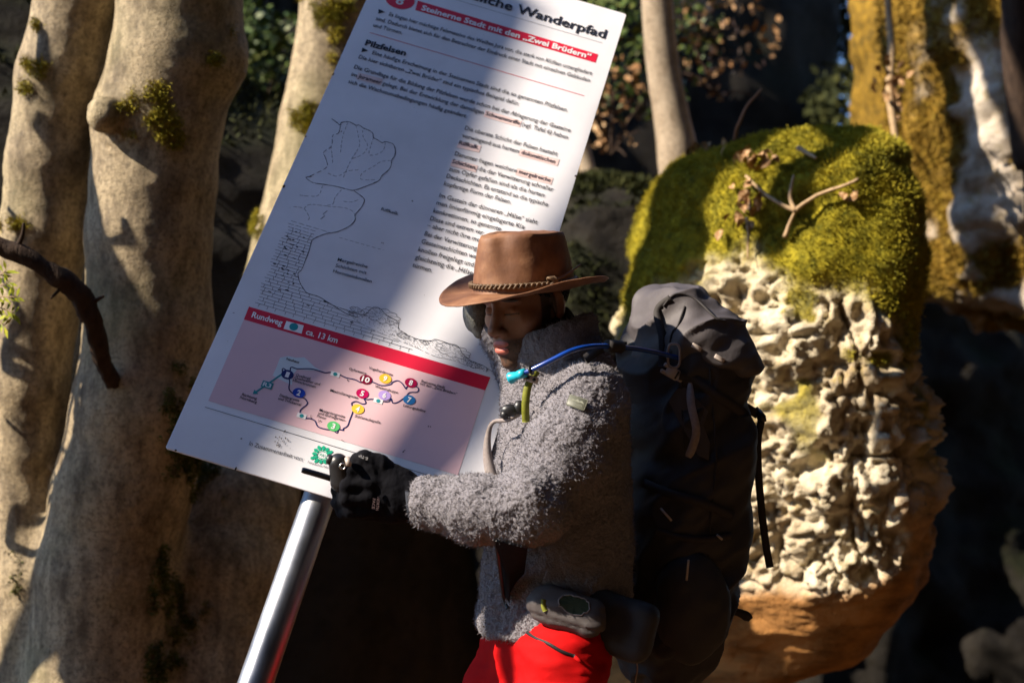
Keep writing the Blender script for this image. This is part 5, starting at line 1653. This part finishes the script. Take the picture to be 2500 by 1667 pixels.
def pack_loft(rings, nseg, nring, expo, wr, seed):
    R = smooth_path(np.array(rings, float), nring)
    a = np.linspace(0, 2 * math.pi, nseg, endpoint=False)
    e = 2 / expo
    ca, sa = np.cos(a), np.sin(a)
    ca, sa = np.sign(ca) * np.abs(ca) ** e, np.sign(sa) * np.abs(sa) ** e
    pts = []
    for y, xl, xr, d, lat in R:
        c = V((xl + xr) / 2, y, d)
        hw = (xr - xl) / 2 * d / FPX
        # half size along the pack's own front-back axis so that the outline fits
        fb = max(hw * 0.55, (hw - lat * abs(PB[0, 0]) * 0.75) / abs(PB[0, 1]))
        p = c + (ca * fb)[:, None] * -PB[:, 1] + (sa * lat)[:, None] * PB[:, 0]
        ex = np.abs(p[:, 0] - c[0]).max()
        p[:, 0] = c[0] + (p[:, 0] - c[0]) * hw / ex
        pts.append(p)
    v = np.concatenate(pts)
    f = gridfaces(nring, nseg, True)
    k = len(v)
    v = np.concatenate([v, pts[0].mean(0)[None], pts[-1].mean(0)[None]])
    for j in range(nseg):
        f.append((k, (j + 1) % nseg, j))
        f.append((k + 1, (nring - 1) * nseg + j, (nring - 1) * nseg + (j + 1) % nseg))
    N = vnormals(v, f)
    if np.sum(N[:k] * (v[:k] - v[:k].mean(0))) < 0:
        f = [q[::-1] for q in f]
        N = -N
    q = v @ np.array([[0.8, 0.6, 0], [-0.6, 0.8, 0], [0, 0, 1]]).T
    v = v + N * (wr * fbm(q * np.array([0.5, 1.5, 0.8]), 9, 3, seed) + wr * 0.9 * (1 - np.abs(fbm(q * np.array([0.45, 1.4, 0.8]), 7, 2, seed + 4))) ** 3 - wr * 0.4)[:, None]
    return v, f, vnormals(v, f)
pv, pf, pN = pack_loft([(812, 1560, 1770, 3.27, 0.13), (835, 1525, 1815, 3.27, 0.15), (880, 1512, 1832, 3.27, 0.165), (960, 1505, 1822, 3.27, 0.17), (1030, 1500, 1828, 3.27, 0.175), (1120, 1498, 1836, 3.27, 0.175), (1220, 1490, 1826, 3.27, 0.175), (1310, 1480, 1806, 3.26, 0.175),
                        (1400, 1470, 1800, 3.26, 0.175), (1500, 1468, 1780, 3.25, 0.17), (1575, 1475, 1748, 3.25, 0.16), (1630, 1500, 1700, 3.25, 0.14), (1668, 1540, 1660, 3.25, 0.09)], 140, 190, 3.0, 0.017, 3)
mesh('pack_body', toW(pv), pf, M_NYL, BP)
lv, lf, lN = pack_loft([(694, 1612, 1680, 3.24, 0.03), (700, 1585, 1722, 3.25, 0.075), (722, 1555, 1765, 3.26, 0.115), (760, 1532, 1805, 3.27, 0.15), (805, 1520, 1832, 3.27, 0.17), (850, 1514, 1842, 3.27, 0.18), (880, 1520, 1836, 3.27, 0.175), (893, 1560, 1800, 3.27, 0.14)], 140, 120, 2.8, 0.016, 13)
lv[:, 1] -= 0.16 * np.maximum(0, lv[:, 0] - V(1640, 0, 3.27)[0])      # the lid sags towards its outer edge
mesh('lid', toW(lv), lf, M_NYL2, BP)
LW, LNw = toW(lv), dirW(lN)
PWd, PNw = toW(pv), dirW(pN)
sp_ = lambda x, y, o=0.004: near_surface(PWd, PNw, x, y, o)
lp_ = lambda x, y, o=0.003: near_surface(LW, LNw, x, y, o)
# seams of the lid
mesh('seam', *tube(smooth_path([lp_(x, y, 0.001) for x, y in ((1590, 722), (1640, 712), (1700, 718), (1745, 742), (1775, 780))], 30), 0.0028, 6), M_WEB, BP)
mesh('seam', *tube(smooth_path([lp_(x, y, 0.001) for x, y in ((1665, 745), (1640, 775), (1625, 805), (1620, 835))], 24), 0.0024, 6), M_WEB, BP)
# side pocket, lower pouch and flap
v, f = nets(lambda p: ell(p, V(1690, 1480, 3.10), (0.085, 0.125, 0.05)), V(1560, 1660, 3.10) - np.array([0, 0, 0.1]), V(1830, 1300, 3.10) + np.array([0, 0, 0.1]), 0.009)
N = vnormals(v, f)
v = v + N * (0.006 * fbm(v, 16, 3, 9))[:, None]
mesh('side_pocket', toW(v), f, M_NYL, BP)
# sunlit patch on the pack's side, painted as a lighter charcoal sheet
pp = [sp_(x, y, 0.003) for x, y in ((1640, 945), (1625, 985), (1650, 1025), (1675, 1060), (1700, 1110), (1725, 1112), (1735, 1080), (1720, 1040), (1735, 1005), (1700, 970), (1670, 950))]
c = np.mean(pp, 0)
mesh('lit_patch', [c - AF * 0.004] + [q - AF * 0.003 for q in pp], [(0, i + 1, (i + 1) % len(pp) + 1) for i in range(len(pp))], M_NYL2, BP)
def strap(name, pts, w, mat, t=0.002, n=24, face=None, parent=None):
    return mesh(name, *ribbon(smooth_path(pts, n), w, t, -AF if face is None else face), mat, parent or BP)
strap('compression_strap', [sp_(1655, 912, 0.008), sp_(1700, 935), sp_(1760, 968), sp_(1815, 1000), sp_(1826, 1012)], 0.022, M_WEB)
strap('strap_end', [sp_(1680, 935, 0.014), sp_(1690, 985, 0.02) - AF * 0.01, sp_(1693, 1045, 0.02) - AF * 0.012, sp_(1688, 1085, 0.02) - AF * 0.014, sp_(1678, 1112, 0.018) - AF * 0.012], np.interp(np.linspace(0, 1, 24), [0, 0.15, 0.9, 1], [0.008, 0.017, 0.018, 0.012]), M_WEBG)
# quick-release buckle
bc = sp_(1638, 910, 0.012)
bu = AX * 0.86 - AU * 0.50
bvv = np.cross(-AF, bu)
BK = mesh('buckle', *box(bc, bu, bvv, -AF, 0.016, 0.0125, 0.005, 0.003), M_PLAST, BP)
for s, y in ((0.021, 0.0), (-0.020, 0.008), (-0.020, -0.008)):
    mesh('buckle_prong', *box(bc + bu * s + bvv * y, bu, bvv, -AF, 0.006, 0.010 if s > 0 else 0.0045, 0.0045, 0.002), M_PLAST, BK)
mesh('buckle_slot', *box(bc + bu * 0.010 - AF * 0.0052, bu, bvv, -AF, 0.0018, 0.009, 0.0008), M_PLASTB, BK)
# haul loop by the tube
a = np.linspace(0, 2 * math.pi, 26)
lc = V(1645, 868, 3.085)
mesh('strap_loop', *tube(toW(lc + np.stack([0.013 * np.sign(np.cos(a)) * np.abs(np.cos(a)) ** 0.6, 0.026 * np.sign(np.sin(a)) * np.abs(np.sin(a)) ** 0.6, 0 * a], 1)), 0.003, 6, False), M_WEBG, BP)
# pale lash tabs
for x, y in ((1704, 852), (1758, 872)):
    q = lp_(x, y, 0.002)
    mesh('lash_tab', *box(q, AX * 0.86 - AU * 0.5, AX * 0.5 + AU * 0.86, -AF, 0.012, 0.005, 0.0015, 0.001), M_PLAST, BP)
# long straps hanging at the outer side
strap('hanging_strap', [at(1842, 998, 3.24), at(1858, 1022, 3.22), at(1850, 1075, 3.22), at(1852, 1160, 3.22), at(1860, 1250, 3.22), at(1870, 1330, 3.22), at(1880, 1385, 3.22)], 0.017, M_WEB, 0.0025, 30)
mesh('strap_bead', *tube([at(1850, 1002, 3.22), at(1860, 1018, 3.21), at(1864, 1030, 3.21)], [0.007, 0.010, 0.008], 10), M_PLASTB, BP)
strap('edge_strap', [at(1815, 990, 3.2), at(1836, 1003, 3.2), at(1850, 1012, 3.22)], 0.02, M_WEB)
strap('hanging_strap', [at(1780, 1490, 3.2), at(1805, 1495, 3.2), at(1825, 1505, 3.2), at(1832, 1512, 3.2)], np.interp(np.linspace(0, 1, 24), [0, 0.6, 1], [0.012, 0.022, 0.012]), M_WEB, 0.004)
strap('pull_cord', [at(1765, 1540, 3.2), at(1760, 1565, 3.2), at(1752, 1588, 3.2)], 0.012, M_WEB, 0.004)
for x, y, x2, y2 in ((1676, 1352, 1666, 1398), (1740, 1300, 1752, 1312), (1615, 1232, 1640, 1265)):
    mesh('zip_pull', *tube([sp_(x, y, 0.03) - AF * 0.03, sp_(x2, y2, 0.03) - AF * 0.03], 0.0026, 8), M_PLAST, BP)
# extra straps, seams and zips of the pack
strap('compression_strap', [sp_(1560, 1180, 0.006), sp_(1630, 1200, 0.006), sp_(1710, 1225, 0.006), sp_(1790, 1262, 0.006)], 0.020, M_WEB)
strap('lid_strap', [lp_(1610, 705, 0.002), lp_(1600, 760, 0.003), lp_(1602, 820, 0.003), sp_(1612, 895, 0.008)], 0.018, M_WEB)
for pts in (((1735, 905), (1748, 1000), (1752, 1120), (1745, 1250), (1735, 1380)), ((1650, 935), (1655, 990), (1668, 1050), (1672, 1100))):
    mesh('seam', *tube(smooth_path([sp_(x, y, 0.001) for x, y in pts], 30), 0.0022, 6), M_WEB, BP)
strap('pocket_hem', [sp_(1600, 1295, 0.004), sp_(1660, 1310, 0.006), sp_(1730, 1318, 0.006), sp_(1790, 1305, 0.004)], 0.014, M_WEB)
# drinking tube
tp = smooth_path([sp_(1655, 876, 0.0), at(1610, 862, 3.06), at(1550, 851, 3.0), at(1490, 845, 2.93), at(1440, 846, 2.88), at(1395, 856, 2.86), at(1345, 880, 2.86), at(1300, 902, 2.87), at(1278, 911, 2.88)], 60)
TBE = mesh('drinking_tube', *tube(tp, 0.0052, 14), M_TUBE, BP)
e = (tp[-1] - tp[-4]) / np.linalg.norm(tp[-1] - tp[-4])
mesh('bite_valve', *tube([tp[-1] - e * 0.004, tp[-1] + e * 0.012, tp[-1] + e * 0.013, tp[-1] + e * 0.030, tp[-1] + e * 0.034], [0.0095, 0.0095, 0.0075, 0.012, 0.0125], 18), M_VALVE, TBE)
mesh('tube_clip', *tube([tp[-8], tp[-7]], 0.0105, 14), M_PLASTB, TBE)
mesh('tube_sleeve', *tube(tp[19:24], 0.0135, 14), M_WEB, TBE)
# shoulder harness on the chest
jp = lambda x, y, o=0.006: near_surface(JWs, JNs, x, y, o)
strap('lime_strap', [at(1310, 905, 2.90), at(1290, 940, 2.89), at(1283, 985, 2.89), at(1284, 1030, 2.90)], 0.016, M_LIME, 0.003)
strap('chest_strap', [at(1268, 1010, 2.92), at(1240, 1025, 2.92), at(1205, 1030, 2.95), at(1192, 1060, 2.97), at(1190, 1110, 2.97), at(1200, 1165, 2.96)], np.interp(np.linspace(0, 1, 24), [0, 0.4, 0.6, 1], [0.010, 0.008, 0.012, 0.026]), M_WEBG, 0.002)
for x, y, rx, ry in ((1245, 1002, 0.020, 0.014), (1268, 995, 0.013, 0.016), (1232, 1012, 0.010, 0.010)):
    v, f = nets(lambda p: ell(p, V(x, y, 2.925), (rx, ry, 0.012)), V(x, y, 2.925) - 0.026, V(x, y, 2.925) + 0.026, 0.004)
    mesh('chest_clip', toW(v), f, M_PLASTB, BP)
q = at(1297, 925, 2.885)
CL = mesh('harness_ladder', *box(q, AX * 0.95 - AU * 0.3, AX * 0.3 + AU * 0.95, -AF, 0.015, 0.007, 0.0025, 0.0015), M_PLAST, BP)
for s in (-0.007, 0.006):
    mesh('ladder_hole', *tube([q + AX * s * 0.95 - AU * 0.3 * s - AF * 0.0027, q + AX * s * 0.95 - AU * 0.3 * s - AF * 0.0033], 0.0036, 12), M_PLASTB, CL)
strap('load_lifter', [jp(1420, 862, 0.01), at(1470, 850, 2.98), at(1530, 845, 3.08)], 0.02, M_WEB)
# hip belt with its pocket
def rbox(p, c, M3, h, r):
    q = np.abs((p - c) @ M3) - (np.asarray(h) - r)
    return np.linalg.norm(np.maximum(q, 0), axis=1) + np.minimum(q.max(1), 0) - r
ca_, sa_ = math.cos(math.radians(-13)), math.sin(math.radians(-13))
yw = math.radians(-18)
E1 = np.array([ca_ * math.cos(yw), sa_, ca_ * math.sin(yw)])
E1 /= np.linalg.norm(E1)
E3 = np.cross(E1, np.array([0.25, 1.0, 0.15]))
E3 /= np.linalg.norm(E3)
E2 = np.cross(E3, E1)
BM = np.stack([E1, E2, E3], 1)
pcn = V(1385, 1490, 2.865)
bcn = V(1420, 1500, 2.93)
v, f = nets(lambda p: rbox(p, bcn, BM, (0.155, 0.062, 0.028), 0.026), bcn - 0.2, bcn + 0.2, 0.008)
N = vnormals(v, f)
HBt = mesh('hip_belt', toW(v + N * (0.004 * fbm(v, 18, 3, 8))[:, None]), f, M_NYL, BP)
def pouch(p):
    q = (p - pcn) @ BM
    taper = np.interp(q[:, 0], [-0.10, -0.04, 0.05, 0.10], [0.030, 0.050, 0.052, 0.044])
    d = np.sqrt((np.maximum(np.abs(q[:, 0]) - 0.05, 0)) ** 2 + (q[:, 1] / (taper / 0.045)) ** 2 + (q[:, 2] * 1.35) ** 2) - 0.036
    return d * 0.8
v, f = nets(pouch, pcn - 0.13, pcn + 0.13, 0.005)
N = vnormals(v, f)
q = (v - pcn) @ BM
v = v + N * (0.0045 * fbm(v * np.array([0.6, 1.5, 1]), 24, 3, 6) - 0.0035 * np.exp(-((q[:, 1] + 0.024) / 0.0028) ** 2))[:, None]
M_POCK = nylon('taupe_nylon', (0.085, 0.072, 0.072), (0.055, 0.047, 0.048))
HP = mesh('belt_pocket', toW(v), f, M_POCK, HBt)
PKW, PKN = toW(v), dirW(vnormals(v, f))
oc = V(1400, 1467, 2.87)
M_OLIVE = simple('dark_green_mesh', (0.035, 0.045, 0.02), (0.025, 0.032, 0.015), 200, 0.8)
ring = []
for t in np.linspace(0, 2 * math.pi, 40, endpoint=False):
    ring.append(near_surface(PKW, PKN, 1400 + 38 * math.cos(t) + 4 * math.sin(t), 1467 - 27 * math.sin(t) + 8 * math.cos(t), 0.0015))
mesh('oval_panel', [near_surface(PKW, PKN, 1400, 1467, 0.0025)] + ring, [(0, i + 1, (i + 1) % 40 + 1) for i in range(40)], M_OLIVE, HBt)
mesh('panel_piping', *tube(ring + [ring[0]], 0.0014, 6, False), M_WEBG, HBt)
strap('yellow_tab', [near_surface(PKW, PKN, 1327, 1458, 0.001), near_surface(PKW, PKN, 1325, 1476, 0.001), near_surface(PKW, PKN, 1326, 1496, 0.001)], 0.010, M_LIME, 0.002, 10, None, HBt)
strap('belt_strap', [at(1440, 1380, 2.98), at(1446, 1410, 2.97), at(1452, 1432, 2.97)], 0.010, M_PLAST, 0.002)
mesh('loose_cord', *tube(smooth_path([at(1530, 1558, 3.05), at(1545, 1590, 3.04), at(1556, 1625, 3.04), at(1550, 1667, 3.04), at(1540, 1720, 3.05)], 24), 0.0016, 6), M_PLAST, BP)

# ================================================================== HANDHELD TRIPOD
TP = root('handheld_tripod', at(830, 1180, 2.870), 'small black folded tripod grip with thin rod, held in the gloved hand', 'tripod')
mesh('rod', *tube([at(737, 1147, 2.860), at(742, 1148, 2.860), at(790, 1162, 2.860), at(840, 1178, 2.870)], [0.0052, 0.0062, 0.0062, 0.0062], 14), M_PLASTB, TP)
v, f = nets(lambda p: smin(smin(caps(p, V(826, 1130, 2.845), V(838, 1172, 2.855), 0.020, 0.026), caps(p, V(852, 1150, 2.860), V(880, 1170, 2.870), 0.02, 0.02), 0.01), caps(p, V(820, 1180, 2.850), V(842, 1190, 2.860), 0.010, 0.014), 0.006), V(780, 1220, 2.850) - np.array([0, 0, 0.05]), V(910, 1090, 2.850) + np.array([0, 0, 0.05]), 0.004)
mesh('clamp_head', toW(v), f, M_PLASTB, TP)
mesh('knob', *tube([at(798, 1120, 2.840), at(803, 1121, 2.840), at(822, 1128, 2.840)], [0.009, 0.0105, 0.0105], 16), M_PLASTB, TP)
a = np.linspace(0, 2 * math.pi, 24)
mesh('ring_screw', *tube(toW(V(836, 1138, 2.805) + np.stack([0.0055 * np.cos(a), 0.0055 * np.sin(a), 0 * a], 1)), 0.0014, 8, False), simple('bright_steel', (0.7, 0.68, 0.66), None, 60, 0.25, 0.5, 0, metal=1.0), TP)
mesh('band', *tube([at(848, 1118, 2.830), at(852, 1135, 2.820)], 0.006, 10), M_PLAST, TP)

# ================================================================== TREES OUT OF VIEW THAT SHADE THE PLACE
def shade_line(pts, side, R, t):
    """axis of a limb, t metres up-sun of the board, whose shade has its edge along pts"""
    P = np.array([on_sign(x, y) for x, y in pts])
    tg = np.gradient(P, axis=0)
    tg /= np.linalg.norm(tg, axis=1)[:, None]
    nb = dirW(-SR[:, 2][None])[0]
    e = np.cross(tg, nb) * side
    m = np.cross(tg, SUN)
    m /= np.linalg.norm(m, axis=1)[:, None]
    k = R / np.abs(np.sum(e * m, 1))
    return P + e * k[:, None] + SUN * t
BT2 = root('shade_beech', (-4.2, 1.0, 0), 'beech standing left of the view, its leaning trunk shading the sign', 'tree')
edge_l = [(1420, -180), (1345, 0), (1300, 110), (1245, 215), (1180, 370), (1112, 560), (1050, 700), (950, 830), (840, 950), (745, 1060), (650, 1170), (560, 1280), (470, 1400), (360, 1560), (240, 1740)]
e0 = np.array([on_sign(*edge_l[3]) , on_sign(*edge_l[8])])
# which side of the line lies to the left on the board
tg = e0[1] - e0[0]
sd = 1 if (np.cross(tg, dirW(-SR[:, 2][None])[0]) @ (-AX)) > 0 else -1
ax_l = shade_line(edge_l, sd, 0.14, 5.2)
P = smooth_path(ax_l, 60)
up0, dn0 = P[0] - P[6], P[-1] - P[-7]
P = np.concatenate([P, [P[-1] + dn0 * 2]])
P = smooth_path(P, 70)
tv2, tf2 = tube(P, 0.14 * (1 + 0.07 * fbm(P, 2.5, 3, 8)), 40)
# the snag is broken off obliquely at its top
axd = (P[0] - P[3]) / np.linalg.norm(P[0] - P[3])
o_, x_, y_, z_ = toW(ST[None])[0], *[dirW(SR[:, k][None])[0] for k in range(3)]
def board_v(p):
    return (p - SUN * ((p - o_) @ z_ / (SUN @ z_))[..., None] - o_) @ y_
rate = board_v((o_ + axd)[None])[0]
ov = board_v(tv2) - (0.715 + 0.03 * fbm(tv2, 9, 2, 3))
tv2 = tv2 - axd * (np.maximum(ov, 0) / rate)[:, None]
mesh('trunk', tv2, tf2, M_BARK, BT2)
lo = P[-1]
foot = np.array([lo[0] - 0.2, lo[1] - 0.5, -0.1])
limb([lo - (P[-1] - P[-4]) * 0.5, lo * 0.6 + foot * 0.4, foot], 0.15, 0.24, BT2, 'trunk_base', M_BARK, 24, 20)
edge_r = [(1640, -60), (1560, 120), (1490, 260), (1440, 370), (1395, 455), (1330, 540), (1270, 620), (1190, 720), (1090, 850), (1020, 930), (960, 1010), (905, 1080), (840, 1170), (760, 1290), (640, 1450), (520, 1620), (400, 1800)]
rk = np.interp(np.linspace(0, 1, len(edge_r)), [0, 0.3, 0.55, 1], [0.016, 0.024, 0.042, 0.035])
ax_r = shade_line(edge_r, -sd, rk * 1.06, 4.6)
P = smooth_path(ax_r, 60)
rr = np.interp(np.linspace(0, 1, 60), np.linspace(0, 1, len(edge_r)), rk)
mesh('limb', *tube(P, rr * (1 + 0.12 * fbm(P, 4, 3, 9)), 16), M_BARK, BT2)
limb([P[-1], P[-1] * 0.6 + foot * 0.4, foot], 0.035, 0.12, BT2)
# dead boughs left of the beech whose shade lies across its stems
BB = root('dead_bough', (-2.6, 3.0, 0), 'dead branchy bough leaning left of the view, its shade crossing the stems', 'branch')
tpx, tpy, _ = spx(tv)
def stem_line(pts, d, t):
    out = []
    for x, y in pts:
        if -10 < x < 520:
            q = np.argmin((tpx - x) ** 2 + (tpy - y) ** 2 + 1e5 * (tN @ (-AF) < 0.05))
            out.append(tv[q])
        else:
            out.append(at(x, y, d))
    out = np.array(out)
    out[1:-1] = 0.25 * out[:-2] + 0.5 * out[1:-1] + 0.25 * out[2:] if len(out) > 2 else out[1:-1]
    return out + SUN * t
STARTS = []
for k, (pts, d, r, t) in enumerate([
        ([(-60, 845), (0, 855), (60, 872), (120, 910), (170, 948), (230, 985)], 4.05, 0.0163, 0.75),
        ([(10, 850), (30, 815), (62, 785), (120, 790), (170, 805)], 4.05, 0.0088, 0.75),
        ([(250, 700), (215, 780), (190, 880), (200, 1000), (195, 1150), (202, 1250), (182, 1350), (130, 1440), (60, 1500), (-20, 1570)], 4.0, 0.0200, 0.75),
        ([(-30, 1020), (60, 1045), (140, 1090), (200, 1130)], 4.0, 0.008, 1.4),
        ([(200, 880), (300, 925), (360, 965), (450, 1010), (560, 1040)], 3.95, 0.0300, 1.0),
        ([(20, 1330), (35, 1260), (70, 1215), (130, 1205)], 4.0, 0.0112, 0.75),
        ([(195, 1240), (240, 1330), (300, 1390), (380, 1400)], 3.95, 0.0125, 0.75),
        ([(40, 600), (70, 585), (130, 600), (180, 630)], 4.05, 0.0088, 0.75),
        ([(220, 620), (290, 600), (340, 605), (420, 630)], 3.95, 0.0088, 0.75),
        ([(150, 1330), (175, 1270), (160, 1190), (120, 1100)], 3.98, 0.0075, 0.75),
        ([(340, 860), (300, 1000), (285, 1150), (305, 1300), (290, 1500), (300, 1750)], 4.0, 0.055, 1.9),
        ([(-40, 1640), (120, 1560), (270, 1500), (420, 1470)], 4.0, 0.05, 2.0),
        ([(-40, 1180), (60, 1150), (170, 1180), (300, 1160)], 4.0, 0.012, 1.6)]):
    P = stem_line(pts, d, t)
    P = smooth_path(P, 30)
    mesh('limb', *tube(P, np.linspace(r, r * 0.75, 30) * (1 + 0.15 * fbm(P, 9, 2, k)), 9), M_DEAD, BB)
    STARTS.append((P[0], r))
hub = stem_line([(195, 1100)], 4.0, 0.75)[0]
axis = smooth_path([hub + np.array([-0.15, -0.1, 1.2]), hub + np.array([-0.25, -0.15, 0.4]), hub + np.array([-0.3, -0.2, -0.6]), np.array([-2.6, 3.0, -0.05])], 40)
mesh('bough', *tube(axis, np.linspace(0.012, 0.05, 40), 10), M_DEAD, BB)
for q, r in STARTS:
    a = axis[np.argmin(np.linalg.norm(axis - q - np.array([0, 0, 0.12]), axis=1))]
    limb([q, (q + a) / 2 + np.array([0, 0, 0.03]), a], r, r * 1.1, BB, 'limb', M_DEAD, 8, 10)
